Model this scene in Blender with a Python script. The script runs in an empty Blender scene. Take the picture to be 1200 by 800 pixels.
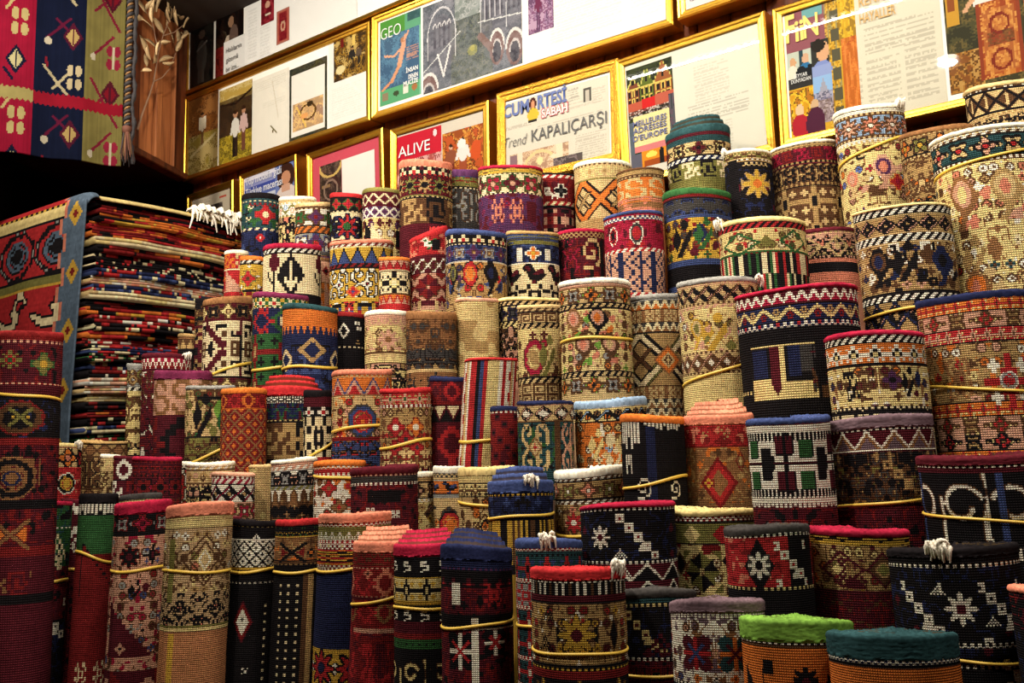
import bpy, math, random
import numpy as np
from mathutils import Matrix, Vector
PI = math.pi
scene = bpy.context.scene
COL = scene.collection

# ------------------------------------------------------------------ camera
EYE = 1.25                      # lens height above the floor
WALL = 2.10                     # distance of the picture wall (plane Y = WALL)
FPX = 1200.0                    # focal length in pixels of the 1200 px wide frame
YAW, PITCH, ROLL = math.radians(37.7), math.radians(7.55), 0.02
a_ = Vector((-math.sin(YAW), math.cos(YAW), 0))
r_ = Vector((math.cos(YAW), math.sin(YAW), 0))
FW = a_ * math.cos(PITCH) + Vector((0, 0, math.sin(PITCH)))
up_ = -a_ * math.sin(PITCH) + Vector((0, 0, math.cos(PITCH)))
UP = up_ * math.cos(ROLL) + r_ * math.sin(ROLL)
RT = r_ * math.cos(ROLL) - up_ * math.sin(ROLL)
cam = bpy.data.objects.new('camera', bpy.data.cameras.new('camera'))
COL.objects.link(cam)
cam.data.sensor_width = 36.0
cam.data.lens = 36.0 * FPX / 1200.0
cam.data.clip_start = 0.02
M = Matrix((RT, UP, -FW)).transposed().to_4x4()
M.translation = (0, 0, EYE)
cam.matrix_world = M
scene.camera = cam

# ------------------------------------------------------------------ world, exposure
w = bpy.data.worlds.new('world'); scene.world = w; w.use_nodes = True
w.node_tree.nodes['Background'].inputs[0].default_value = (1.0, 0.72, 0.45, 1)
w.node_tree.nodes['Background'].inputs[1].default_value = 0.006
vs = scene.view_settings
vs.view_transform = 'Standard'; vs.look = 'None'; vs.gamma = 1; vs.use_curve_mapping = False
vs.exposure = 0.38
CEIL = EYE + 1.62

# ------------------------------------------------------------------ shop lamps
def area(name, loc, rot, sx, sy, power, col):
    l = bpy.data.lights.new(name, 'AREA'); l.shape = 'RECTANGLE'; l.size = sx; l.size_y = sy
    l.energy = power; l.color = col
    o = bpy.data.objects.new(name, l); COL.objects.link(o); o.location = loc; o.rotation_euler = rot
    return o
area('strip_light', (-0.375, 0.727, CEIL - 0.03), (math.radians(38), 0, 0), 3.34, 0.006, 18, (1.0, 0.94, 0.84))
SPOTS = [(-2.55, 0.98), (-1.85, 1.02), (-1.12, 1.02), (-0.40, 1.00), (0.35, 0.95)]
def spot(x, y, power, down=False):
    l = bpy.data.lights.new('downlight_lamp', 'AREA'); l.shape = 'DISK'; l.size = .07; l.energy = power; l.color = (1.0, 0.91, 0.78)
    o = bpy.data.objects.new('downlight_lamp', l); COL.objects.link(o); o.location = (x, y, CEIL - 0.04)
    d = Vector((x + 0.05, WALL, EYE + 0.55)) - o.location
    if not down: o.rotation_euler = d.to_track_quat('-Z', 'Y').to_euler()
for i, (sx, sy) in enumerate(SPOTS): spot(sx, sy, (13.5, 13, 12, 11.5, 11)[i])

# ------------------------------------------------------------------ helpers
def ray(x, y):
    return FW + RT * ((x - 600) / FPX) + UP * ((400 - y) / FPX)
def at_Y(x, y, Y):               # point on the plane Y seen at a pixel of the photograph
    r = ray(x, y); p = r * (Y / r.y); return Vector((p.x, p.y, p.z + EYE))
def at_depth(x, y, z):
    p = ray(x, y) * z; return Vector((p.x, p.y, p.z + EYE))

PAL = dict(k=(.010,.008,.009), n=(.016,.020,.060), b=(.045,.065,.17), l=(.27,.38,.52), t=(.022,.06,.065),
  g=(.03,.10,.03), G=(.17,.33,.05), o=(.19,.17,.045), y=(.58,.34,.045), Y=(.74,.57,.23), w=(.78,.63,.36),
  W=(.86,.77,.60), e=(.62,.43,.19), E=(.42,.26,.10), u=(.10,.045,.02), U=(.25,.115,.045), r=(.19,.014,.014),
  R=(.42,.024,.026), m=(.085,.010,.016), a=(.34,.014,.040), O=(.66,.17,.03), c=(.62,.20,.12), p=(.60,.31,.20),
  v=(.085,.028,.080), h=(.29,.28,.25), H=(.05,.045,.042), q=(.15,.095,.11), x=(.16,.022,.06), B=(.10,.15,.40), j=(.46,.19,.08), J=(.52,.34,.17))
PALA = np.array([PAL[c] for c in PAL]); PIX = {c: i for i, c in enumerate(PAL)}

def new_mesh(name, V, F, cols=None, uv=None, smooth=True):
    """V (n,3), F (m,4 or 3) int arrays, cols (m,3) per-face colour, uv (m,k,2)"""
    V = np.asarray(V, dtype=np.float32); F = np.asarray(F, dtype=np.int32)
    me = bpy.data.meshes.new(name); m, k = F.shape
    me.vertices.add(len(V)); me.vertices.foreach_set('co', V.ravel())
    me.loops.add(m * k); me.loops.foreach_set('vertex_index', F.ravel())
    me.polygons.add(m)
    me.polygons.foreach_set('loop_start', np.arange(0, m * k, k, dtype=np.int32))
    me.polygons.foreach_set('loop_total', np.full(m, k, dtype=np.int32))
    me.polygons.foreach_set('use_smooth', np.full(m, bool(smooth)))
    me.update(calc_edges=True)
    if cols is not None:
        at = me.attributes.new('knot', 'FLOAT_COLOR', 'FACE')
        c4 = np.ones((m, 4), dtype=np.float32); c4[:, :3] = cols
        at.data.foreach_set('color', c4.ravel())
    if uv is not None:
        ul = me.uv_layers.new(name='UVMap')
        ul.data.foreach_set('uv', np.asarray(uv, dtype=np.float32).ravel())
    return me
def link(name, me, mat, parent=None, loc=None):
    o = bpy.data.objects.new(name, me); COL.objects.link(o)
    if mat is not None and not len(me.materials): me.materials.append(mat)
    if parent is not None: o.parent = parent
    if loc is not None: o.location = loc
    return o
def empty(name, loc, rot=(0, 0, 0)):
    o = bpy.data.objects.new(name, None); COL.objects.link(o); o.empty_display_size = 0.05
    o.location = loc; o.rotation_euler = rot; return o
def tag(o, label, cat, group=None):
    o['label'] = label; o['category'] = cat
    if group: o['group'] = group
    return o
def struct(o): o['kind'] = 'structure'; return o
def box_vf(x0, x1, y0, y1, z0, z1):
    V = [(x, y, z) for x in (x0, x1) for y in (y0, y1) for z in (z0, z1)]
    F = [(0,1,3,2),(4,6,7,5),(0,4,5,1),(2,3,7,6),(0,2,6,4),(1,5,7,3)]
    return V, F
def box(name, b, mat, parent=None):
    V, F = box_vf(*b); return link(name, new_mesh(name, V, F, smooth=False), mat, parent)
def bbox_(name, b, bev, mat, parent=None):        # box with chamfered edges
    import bmesh
    V, F = box_vf(*b); bm = bmesh.new(); vs_ = [bm.verts.new(v) for v in V]
    for f in F: bm.faces.new([vs_[i] for i in f])
    bmesh.ops.bevel(bm, geom=bm.edges[:], offset=bev, segments=1, affect='EDGES')
    me = bpy.data.meshes.new(name); bm.to_mesh(me); bm.free()
    return link(name, me, mat, parent)
def tube_vf(pts, rad, n=6, closed=False):
    pts = [Vector(p) for p in pts]; V = []; F = []; N = len(pts)
    for i, p in enumerate(pts):
        if closed: t = pts[(i + 1) % N] - pts[i - 1]
        else: t = pts[min(i + 1, N - 1)] - pts[max(i - 1, 0)]
        t.normalize(); ref = Vector((0, 0, 1)) if abs(t.z) < .9 else Vector((1, 0, 0))
        s = t.cross(ref).normalized(); q = s.cross(t)
        rr = rad[i] if hasattr(rad, '__len__') else rad
        for j in range(n):
            A = 2 * PI * j / n; V.append(p + s * (rr * math.cos(A)) + q * (rr * math.sin(A)))
    for i in range(N if closed else N - 1):
        for j in range(n):
            k = (i + 1) % N
            F.append((i*n + j, i*n + (j+1) % n, k*n + (j+1) % n, k*n + j))
    return V, F
def join_vf(parts):
    V = []; F = []
    for v, f in parts:
        b = len(V); V += list(v); F += [tuple(i + b for i in q) for q in f]
    return V, F

# ------------------------------------------------------------------ materials
def mat(name):
    m = bpy.data.materials.new(name); m.use_nodes = True
    nt = m.node_tree; return m, nt, nt.nodes['Principled BSDF']
def N(nt, t, **kw):
    n = nt.nodes.new(t)
    for k, v in kw.items(): setattr(n, k, v)
    return n
def plain(name, col, rough=.6, metal=0, bump=0, scale=60, var=0.0):
    m, nt, b = mat(name)
    b.inputs['Base Color'].default_value = (*col, 1); b.inputs['Roughness'].default_value = rough
    b.inputs['Metallic'].default_value = metal
    if bump or var:
        tc = N(nt, 'ShaderNodeTexCoord'); no = N(nt, 'ShaderNodeTexNoise'); no.inputs['Scale'].default_value = scale
        no.inputs['Detail'].default_value = 4
        nt.links.new(tc.outputs['Object'], no.inputs['Vector'])
        if bump:
            bu = N(nt, 'ShaderNodeBump'); bu.inputs['Strength'].default_value = bump; bu.inputs['Distance'].default_value = .004
            nt.links.new(no.outputs['Fac'], bu.inputs['Height']); nt.links.new(bu.outputs[0], b.inputs['Normal'])
        if var:
            hs = N(nt, 'ShaderNodeHueSaturation'); hs.inputs['Color'].default_value = (*col, 1)
            mr = N(nt, 'ShaderNodeMapRange'); mr.inputs['To Min'].default_value = 1 - var; mr.inputs['To Max'].default_value = 1 + var
            nt.links.new(no.outputs['Fac'], mr.inputs['Value']); nt.links.new(mr.outputs[0], hs.inputs['Value'])
            nt.links.new(hs.outputs[0], b.inputs['Base Color'])
    return m
def knot_mat(name, rough, bump, noise_amt, sheen=0.0):
    """face attribute 'knot' = dyed yarn colour of each knot; UV counts knots, gives the ribbed weave relief"""
    m, nt, b = mat(name); L = nt.links
    at = N(nt, 'ShaderNodeAttribute'); at.attribute_name = 'knot'
    tc = N(nt, 'ShaderNodeTexCoord'); no = N(nt, 'ShaderNodeTexNoise'); no.inputs['Scale'].default_value = 22; no.inputs['Detail'].default_value = 5
    L.new(tc.outputs['Object'], no.inputs['Vector'])
    mr = N(nt, 'ShaderNodeMapRange'); mr.inputs['From Min'].default_value = .3; mr.inputs['From Max'].default_value = .7
    mr.inputs['To Min'].default_value = 1 - noise_amt; mr.inputs['To Max'].default_value = 1 + noise_amt
    L.new(no.outputs['Fac'], mr.inputs['Value'])
    hs = N(nt, 'ShaderNodeHueSaturation'); L.new(at.outputs['Color'], hs.inputs['Color']); L.new(mr.outputs[0], hs.inputs['Value'])
    L.new(hs.outputs[0], b.inputs['Base Color']); b.inputs['Roughness'].default_value = rough
    b.inputs['Specular IOR Level'].default_value = 0.04
    b.inputs['Sheen Weight'].default_value = sheen
    if bump:
        uv = N(nt, 'ShaderNodeUVMap'); uv.uv_map = 'UVMap'
        sx = N(nt, 'ShaderNodeSeparateXYZ'); L.new(uv.outputs[0], sx.inputs[0])
        hs_ = []
        for ax in ('X', 'Y'):
            mu = N(nt, 'ShaderNodeMath', operation='MULTIPLY'); mu.inputs[1].default_value = PI; L.new(sx.outputs[ax], mu.inputs[0])
            si = N(nt, 'ShaderNodeMath', operation='SINE'); L.new(mu.outputs[0], si.inputs[0])
            ab = N(nt, 'ShaderNodeMath', operation='ABSOLUTE'); L.new(si.outputs[0], ab.inputs[0]); hs_.append(ab)
        ml = N(nt, 'ShaderNodeMath', operation='MULTIPLY'); L.new(hs_[0].outputs[0], ml.inputs[0]); L.new(hs_[1].outputs[0], ml.inputs[1])
        pw = N(nt, 'ShaderNodeMath', operation='POWER'); pw.inputs[1].default_value = .5; L.new(ml.outputs[0], pw.inputs[0])
        gr = N(nt, 'ShaderNodeMapRange'); gr.inputs['To Min'].default_value = .5; gr.inputs['To Max'].default_value = 1.14; L.new(pw.outputs[0], gr.inputs['Value'])  # grooves between knots are darkened in the colour too, besides the bump
        mg = N(nt, 'ShaderNodeMath', operation='MULTIPLY'); L.new(mr.outputs[0], mg.inputs[0]); L.new(gr.outputs[0], mg.inputs[1]); L.new(mg.outputs[0], hs.inputs['Value'])
        bu = N(nt, 'ShaderNodeBump'); bu.inputs['Strength'].default_value = bump; bu.inputs['Distance'].default_value = .0025
        L.new(ml.outputs[0], bu.inputs['Height']); L.new(bu.outputs[0], b.inputs['Normal'])
    return m
M_PILE = knot_mat('knotted_wool_pile', .92, .8, .16)
M_EDGE = knot_mat('bound_wool_edge', .95, 0, .3)
M_KILIM = knot_mat('flat_woven_wool', .9, .4, .12)
M_PRINT = knot_mat('printed_paper', .45, 0, .02)
M_ELASTIC = plain('yellow_rubber', (.70, .45, .06), .45)
M_FRINGE = plain('undyed_wool_fringe', (.82, .74, .60), .95, bump=.3, scale=300)
def wood(name, c0, c1, rough=.4, axis='Z', sc=1.0):
    m, nt, b = mat(name); L = nt.links
    tc = N(nt, 'ShaderNodeTexCoord'); mp = N(nt, 'ShaderNodeMapping')
    mp.inputs['Scale'].default_value = {'Z': (14*sc, 14*sc, 1.3*sc), 'X': (1.3*sc, 14*sc, 14*sc)}[axis]
    oi = N(nt, 'ShaderNodeObjectInfo'); ad = N(nt, 'ShaderNodeVectorMath', operation='ADD')
    cb = N(nt, 'ShaderNodeCombineXYZ'); mu = N(nt, 'ShaderNodeMath', operation='MULTIPLY'); mu.inputs[1].default_value = 40
    L.new(oi.outputs['Random'], mu.inputs[0]); L.new(mu.outputs[0], cb.inputs[0]); L.new(mu.outputs[0], cb.inputs[2])
    L.new(tc.outputs['Object'], mp.inputs['Vector']); L.new(mp.outputs[0], ad.inputs[0]); L.new(cb.outputs[0], ad.inputs[1])
    no = N(nt, 'ShaderNodeTexNoise'); no.inputs['Scale'].default_value = 3.2; no.inputs['Detail'].default_value = 8; no.inputs['Distortion'].default_value = .6
    L.new(ad.outputs[0], no.inputs['Vector'])
    cr = N(nt, 'ShaderNodeValToRGB'); cr.color_ramp.elements[0].position = .34; cr.color_ramp.elements[1].position = .68
    cr.color_ramp.elements[0].color = (*c0, 1); cr.color_ramp.elements[1].color = (*c1, 1)
    L.new(no.outputs['Fac'], cr.inputs[0])
    hs = N(nt, 'ShaderNodeHueSaturation'); mr = N(nt, 'ShaderNodeMapRange'); mr.inputs['To Min'].default_value = .75; mr.inputs['To Max'].default_value = 1.2
    L.new(oi.outputs['Random'], mr.inputs['Value']); L.new(mr.outputs[0], hs.inputs['Value']); L.new(cr.outputs[0], hs.inputs['Color'])
    L.new(hs.outputs[0], b.inputs['Base Color']); b.inputs['Roughness'].default_value = rough; b.inputs['Specular IOR Level'].default_value = .2
    bu = N(nt, 'ShaderNodeBump'); bu.inputs['Strength'].default_value = .15; bu.inputs['Distance'].default_value = .002
    L.new(no.outputs['Fac'], bu.inputs['Height']); L.new(bu.outputs[0], b.inputs['Normal'])
    return m
M_WALL = wood('reddish_wall_boards', (.035, .008, .003), (.15, .036, .010), .6)
M_PANEL = wood('orange_cabinet_boards', (.22, .065, .022), (.50, .18, .06))
M_DARKWOOD = wood('dark_stained_wood', (.012, .006, .004), (.03, .013, .007), .6)
M_FLOOR = wood('floor_boards', (.06, .03, .015), (.14, .07, .03), .5, 'X')
M_CEIL = plain('dark_ceiling_paint', (.022, .014, .010), .9, bump=.1)
M_GOLD = plain('gilded_moulding', (.66, .35, .04), .34, 1.0, bump=.12, scale=140, var=.18)
M_GOLD2 = plain('carved_gilded_moulding', (.64, .33, .04), .36, 1.0, bump=.9, scale=330, var=.3)
M_MAT = plain('cream_mount_board', (.62, .59, .52), .8)
M_REDMAT = plain('red_mount_board', (.33, .025, .045), .8)
def glass():
    m = bpy.data.materials.new('picture_glass'); m.use_nodes = True; nt = m.node_tree
    for n in list(nt.nodes): nt.nodes.remove(n)
    o = N(nt, 'ShaderNodeOutputMaterial'); mx = N(nt, 'ShaderNodeMixShader'); t = N(nt, 'ShaderNodeBsdfTransparent'); g = N(nt, 'ShaderNodeBsdfGlossy')
    g.inputs['Roughness'].default_value = .012; lw = N(nt, 'ShaderNodeLayerWeight'); lw.inputs['Blend'].default_value = .5
    pw = N(nt, 'ShaderNodeMath', operation='POWER'); pw.inputs[1].default_value = 5
    ma = N(nt, 'ShaderNodeMath', operation='MULTIPLY_ADD'); ma.inputs[1].default_value = .55; ma.inputs[2].default_value = .03
    nt.links.new(lw.outputs['Facing'], pw.inputs[0]); nt.links.new(pw.outputs[0], ma.inputs[0]); nt.links.new(ma.outputs[0], mx.inputs[0]); nt.links.new(t.outputs[0], mx.inputs[1]); nt.links.new(g.outputs[0], mx.inputs[2]); nt.links.new(mx.outputs[0], o.inputs[0])
    return m
M_GLASS = glass()
def emis(name, col, s):
    m, nt, b = mat(name); b.inputs['Emission Color'].default_value = (*col, 1); b.inputs['Emission Strength'].default_value = s
    b.inputs['Base Color'].default_value = (.1, .1, .1, 1); return m
M_DIODE = emis('lit_diode', (1, .9, .72), 14)
M_LAMP = emis('lit_lamp_face', (1, .9, .75), 15)
M_METAL = plain('brushed_metal', (.5, .5, .5), .35, 1.0)
# ------------------------------------------------------------------ room shell
XC = at_Y(218, 213, WALL).x                      # corner where the picture wall meets the cabinet
struct(box('floor', (-5.2, 1.6, -1.2, 3.2, -.05, 0), M_FLOOR))
struct(box('ceiling', (-5.2, 1.6, -1.2, 3.2, CEIL, CEIL + .05), M_CEIL))
wb = struct(box('wall_back', (XC - .02, 1.6, WALL + .062, WALL + .12, 0, CEIL), M_DARKWOOD))
PW = .088; x = XC - .02; i = 0; me_plank = None
while x < 1.55:
    if me_plank is None:
        o = bbox_('plank', (.002, PW - .002, 0, .024, 0, CEIL), .004, M_WALL, wb); me_plank = o.data
    else: o = link('plank', me_plank, None, wb)
    o.location = (x, WALL + .04 + random.Random(i).uniform(-.002, .002), 0); x += PW; i += 1
struct(box('wall_alcove', (-5.2, XC - .02, 2.75, 2.8, 0, CEIL), M_DARKWOOD))
struct(box('wall_side', (XC - .06, XC - .02, WALL + .12, 2.8, 0, CEIL), M_DARKWOOD))
struct(box('wall_left', (-5.2, -5.15, -1.2, 2.8, 0, CEIL), M_DARKWOOD))
struct(box('wall_right', (1.55, 1.6, -1.2, 2.1, 0, CEIL), M_DARKWOOD))

# ------------------------------------------------------------------ lamps under the ceiling
t = tag(empty('strip_lamp', (-0.375, 0.727, CEIL)), 'long strip lamp of small diodes under the ceiling, mirrored in the picture glass', 'lamp')
box('housing', (-1.69, 1.69, -.02, .02, -.022, 0), M_METAL, t)
o = link('diode_row', new_mesh('diode_row', *join_vf([box_vf(q - .006, q + .006, -.004, .004, -.026, -.0221) for q in np.arange(-1.67, 1.68, .034)]), smooth=False), M_DIODE, t)
o['kind'] = 'stuff'
def disc_vf(r0, r1, z0, z1, n=24):
    V = [(r0*math.cos(2*PI*i/n), r0*math.sin(2*PI*i/n), z0) for i in range(n)] + [(r1*math.cos(2*PI*i/n), r1*math.sin(2*PI*i/n), z1) for i in range(n)]
    return V, [(i, (i+1) % n, n + (i+1) % n, n + i) for i in range(n)]
me_ring = new_mesh('lamp_ring', *join_vf([disc_vf(.062, .06, 0, -.02), disc_vf(.06, .042, -.02, -.022), disc_vf(.042, .038, -.022, -.004)]))
me_face = new_mesh('lamp_face', *disc_vf(.04, .0005, -.014, -.0145), smooth=False)
pv = ray(1110, 68); LY = 0.072; lx = pv.x / pv.y * (2 * WALL - .02 - LY)
NM = ['over the kilim stack', 'second from the kilim stack', 'middle of the row', 'fourth from the kilim stack', 'at the right end of the row']
for i, (sx, sy) in enumerate(SPOTS + [(lx, LY)]):
    t = tag(empty('ceiling_downlight', (sx, sy, CEIL)), ('small round ceiling downlight ' + NM[i]) if i < 5 else 'round downlight mirrored in the glass of the right-hand frame', 'lamp', 'downlights over the rolled rugs')
    link('lamp_ring', me_ring, M_METAL, t); link('lamp_face', me_face, M_LAMP, t)
spot(lx, LY, 22, True)

# ------------------------------------------------------------------ printed pictures
def hx(s):
    c = [int(s[i:i+2], 16) / 255 for i in (0, 2, 4)]
    return np.array([.60 * v / 12.92 if v <= .04045 else .60 * ((v + .055) / 1.055) ** 2.4 for v in c])
class Print:
    """a small print painted cell by cell; coordinates 0..1 from its top-left corner"""
    def __init__(s, wm, hm, bg, seed, cell=.0034):
        s.wm, s.hm = wm, hm; s.nx = max(4, min(260, int(wm / cell))); s.ny = max(4, min(200, int(hm / cell)))
        s.a = np.tile(hx(bg), (s.ny, s.nx, 1)); s.rng = np.random.RandomState(seed)
        s.y, s.x = np.mgrid[0:s.ny, 0:s.nx]; s.y = (s.y + .5) / s.ny; s.x = (s.x + .5) / s.nx
    def put(s, m, c, al=1): s.a[m] = s.a[m] * (1 - al) + hx(c) * al; return s
    def rect(s, x0, y0, x1, y1, c, al=1): return s.put((s.x >= x0) & (s.x < x1) & (s.y >= y0) & (s.y < y1), c, al)
    def ell(s, cx, cy, rx, ry, c, al=1): return s.put(((s.x - cx) / rx) ** 2 + ((s.y - cy) / ry) ** 2 < 1, c, al)
    def ring(s, cx, cy, rx, ry, wd, c, top=False):
        q = np.sqrt(((s.x - cx) / rx) ** 2 + ((s.y - cy) / ry) ** 2); m = np.abs(q - 1) < wd
        if top: m &= s.y < cy
        return s.put(m, c)
    def line(s, x0, y0, x1, y1, wd, c, al=1):
        dx, dy = x1 - x0, y1 - y0; L = dx * dx + dy * dy; t = np.clip(((s.x - x0) * dx + (s.y - y0) * dy) / L, 0, 1)
        ar = s.hm / s.wm
        return s.put(((s.x - x0 - t * dx) ** 2 + ((s.y - y0 - t * dy) * ar) ** 2) < wd * wd, c, al)
    def tri(s, p, c):
        (x0, y0), (x1, y1), (x2, y2) = p
        e = lambda a, b, cc, d: (cc - a) * (s.y - b) - (d - b) * (s.x - a)
        A, B, C = e(x0, y0, x1, y1), e(x1, y1, x2, y2), e(x2, y2, x0, y0)
        return s.put(((A >= 0) & (B >= 0) & (C >= 0)) | ((A <= 0) & (B <= 0) & (C <= 0)), c)
    def blot(s, x0, y0, x1, y1, cs, n=9, al=.8):      # mottled area of several inks
        g = s.rng.rand(n + 2, n + 2); m = (s.x >= x0) & (s.x < x1) & (s.y >= y0) & (s.y < y1)
        fx = (s.x - x0) / (x1 - x0) * n; fy = (s.y - y0) / (y1 - y0) * n
        fx = np.clip(fx, 0, n); fy = np.clip(fy, 0, n); ix = fx.astype(int); iy = fy.astype(int); fx = fx - ix; fy = fy - iy
        v = g[iy, ix]*(1-fx)*(1-fy) + g[iy, ix+1]*fx*(1-fy) + g[iy+1, ix]*(1-fx)*fy + g[iy+1, ix+1]*fx*fy
        v += (s.rng.rand(s.ny, s.nx) - .5) * .25
        k = np.clip(((v - .2) / .6 * len(cs)).astype(int), 0, len(cs) - 1)
        for i, c in enumerate(cs): s.put(m & (k == i), c, al)
        return s
    def text(s, x0, y0, x1, y1, n, c='8a8478', al=.55):  # column of small print
        r = s.rng
        for i in range(n):
            yy = y0 + (y1 - y0) * (i + .5) / n; e = x1 - (r.rand() * .3 * (x1 - x0) if r.rand() < .2 else 0)
            m = (np.abs(s.y - yy) < (y1 - y0) / n * .27) & (s.x > x0) & (s.x < e) & (r.rand(s.ny, s.nx) < .8)
            s.put(m, c, al)
        return s
    def person(s, cx, top, h, skin, top_c, leg_c, wd=.5):  # standing figure
        w_ = h * wd * .5; ar = s.hm / s.wm
        s.rect(cx - w_*.45, top + h*.55, cx - w_*.05, top + h, leg_c); s.rect(cx + w_*.05, top + h*.55, cx + w_*.45, top + h, leg_c)
        s.ell(cx, top + h*.38, w_*.6, h*.22, top_c); s.line(cx - w_*.5, top + h*.25, cx - w_*.8, top + h*.5, .03, top_c); s.line(cx + w_*.5, top + h*.25, cx + w_*.8, top + h*.5, .03, top_c)
        s.ell(cx, top + h*.09, h*.075 * ar, h*.085, skin); return s.ell(cx, top + h*.045, h*.075 * ar, h*.045, '2a1a10')
    def build(s, name, parent, x0, y1, dep, mat_=None):
        xs = np.linspace(0, s.wm, s.nx + 1); zs = np.linspace(0, -s.hm, s.ny + 1)
        X, Z = np.meshgrid(xs, zs); V = np.stack([X, np.zeros_like(X), Z], -1).reshape(-1, 3)
        i = np.arange(s.ny)[:, None] * (s.nx + 1) + np.arange(s.nx)[None, :]; i = i.ravel()
        F = np.stack([i, i + s.nx + 1, i + s.nx + 2, i + 1], -1)
        return link(name, new_mesh(name, V, F, s.a.reshape(-1, 3), smooth=False), mat_ or M_PRINT, parent, (x0, -dep, y1))

INK = {}
def ink(c):
    if c not in INK: INK[c] = plain('printing_ink', tuple(hx(c)), .5)
    return INK[c]
class Frame:
    def __init__(s, BL, BR, TLy, label, wd=.022, gold=None, seed=1, back='e9e2d0', mat_=None, dep=.015):
        p = at_Y(*BL, WALL); q = at_Y(*BR, WALL); t = at_Y(BL[0], TLy, WALL)
        s.W = math.hypot(q.x - p.x, q.z - p.z); s.H = t.z - p.z; s.al = math.atan2(q.z - p.z, q.x - p.x); s.p = p
        s.root = tag(empty('picture_frame', (p.x, WALL - .001, p.z), (0, -s.al, 0)), label, 'picture frame', 'framed press cuttings on the wall')
        gold = gold or M_GOLD; W, H = s.W, s.H; s.seed = seed; s.n = 0
        # mitred moulding: (inset, depth) profile swept along each rail
        prof = [(0, -.038), (0, dep*.75), (wd*.18, dep), (wd*.42, dep*.93), (wd*.55, dep*.74), (wd*.88, dep*.66), (wd, dep*.6), (wd, 0)]
        for nm, A, B, ia, ib in (('frame_rail', (0, 0), (W, 0), (1, 1), (-1, 1)), ('frame_rail', (W, 0), (W, H), (-1, 1), (-1, -1)), ('frame_rail', (W, H), (0, H), (-1, -1), (1, -1)), ('frame_rail', (0, H), (0, 0), (1, -1), (1, 1))):
            V = []; k = len(prof); ns = 2
            for e, (P, I) in enumerate(((A, ia), (B, ib))):
                for (d, h) in prof: V.append((P[0] + I[0]*d, -h, P[1] + I[1]*d))
            F = [(j, j + 1, k + j + 1, k + j) for j in range(k - 1)]
            link(nm, new_mesh(nm, V, F, smooth=False), gold, s.root)
        V, F = box_vf(wd*.8, W - wd*.8, -.004, 0, wd*.8, H - wd*.8)
        link('mount_board', new_mesh('mount_board', V, F, smooth=False), mat_ or M_MAT, s.root)
        V, F = box_vf(wd*.9, W - wd*.9, -.0095, -.0080, wd*.9, H - wd*.9)
        link('glass_pane', new_mesh('glass_pane', V, F, smooth=False), M_GLASS, s.root)
    def loc(s, x, y):
        q = at_Y(x, y, WALL); dx, dz = q.x - s.p.x, q.z - s.p.z; c, n = math.cos(s.al), math.sin(s.al)
        return dx * c + dz * n, -dx * n + dz * c
    def pr(s, name, xl, yt, yb, xr, bg, fn=None, label=None, cell=.0034):
        s.n += 1
        l, t = s.loc(xl, yt); l2, b = s.loc(xl, yb); ym = (yt + yb) / 2 - (xr - xl) * .32
        r, _ = s.loc(xr, ym)
        lim = .012
        l = max(l, lim); r = min(r, s.W - lim); t = min(t, s.H - lim); b = max(b, lim)
        P = Print(r - l, t - b, bg, s.seed * 31 + s.n, cell)
        if fn: fn(P)
        o = P.build(name, s.root, l, t, .0045 + .0002 * s.n)
        if label: o['label'] = label
        s.last = o, l, t
        return o
    def word(s, txt, xl, yb, xr, cap, c, bold=.0, shear=0.0, dep=.0072):
        l, b = s.loc(xl, yb); r, _ = s.loc(xr, yb - (xr - xl) * .32); _, t = s.loc(xl, yb - cap)
        cu = bpy.data.curves.new('lettering', 'FONT'); cu.body = txt; cu.size = 1; cu.offset = bold; cu.shear = shear; cu.resolution_u = 3
        tmp = bpy.data.objects.new('lettering', cu); COL.objects.link(tmp)
        dg = bpy.context.evaluated_depsgraph_get(); me = bpy.data.meshes.new_from_object(tmp.evaluated_get(dg))
        bpy.data.objects.remove(tmp)
        co = np.empty(len(me.vertices) * 3, dtype=np.float32); me.vertices.foreach_get('co', co); co = co.reshape(-1, 3)
        x0, x1 = co[:, 0].min(), co[:, 0].max(); y1 = .73
        V = np.stack([(co[:, 0] - x0) / (x1 - x0) * (r - l), np.zeros(len(co)), co[:, 1] / y1 * (t - b)], -1)
        me.vertices.foreach_set('co', V.astype(np.float32).ravel()); me.update()
        me.materials.clear(); pr, pl, pt = s.last
        return link('lettering', me, ink(c), pr, (l - pl, -dep + (.0045 + .0002 * s.n), b - pt))

# ---- upper row
f = Frame((219, 113), (540, -22), 20, 'long gilt frame at top left with dark photos, white page and small red rugs', wd=.016, seed=1)
f.pr('photo', 225, 22, 109, 252, '0c0b0a', lambda P: P.blot(0, 0, 1, 1, ['0a0908', '15120f', '1d1a15', '100d0b'], 7).ell(.5, .3, .13, .06, '4a3a30').ell(.5, .6, .22, .22, '33302b').line(.3, .5, .7, .42, .03, '55504a').rect(.35, .78, .6, .95, '3a332d'))
f.pr('photo', 255, 12, 92, 287, '120a08', lambda P: P.blot(0, 0, 1, 1, ['0a0605', '1c100b', '2b1710', '0d0a09'], 8).ell(.55, .28, .1, .08, '8c6a50').ell(.45, .55, .12, .09, 'b5a48f').ell(.65, .5, .16, .16, '5e4a40').rect(0, .58, .28, 1, '6e1418').blot(0, .58, .28, 1, ['6e1418', '8b2a20', '4a0a10'], 5))
f.pr('page', 264, 51, 90, 289, 'e6e4de')
for i, s_ in enumerate(('Halıların', 'gizemli', 'bir izni...')): f.word(s_, 267, 63.5 + i * 11, (285, 281, 282)[i], 6, '4a4a48')
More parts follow.
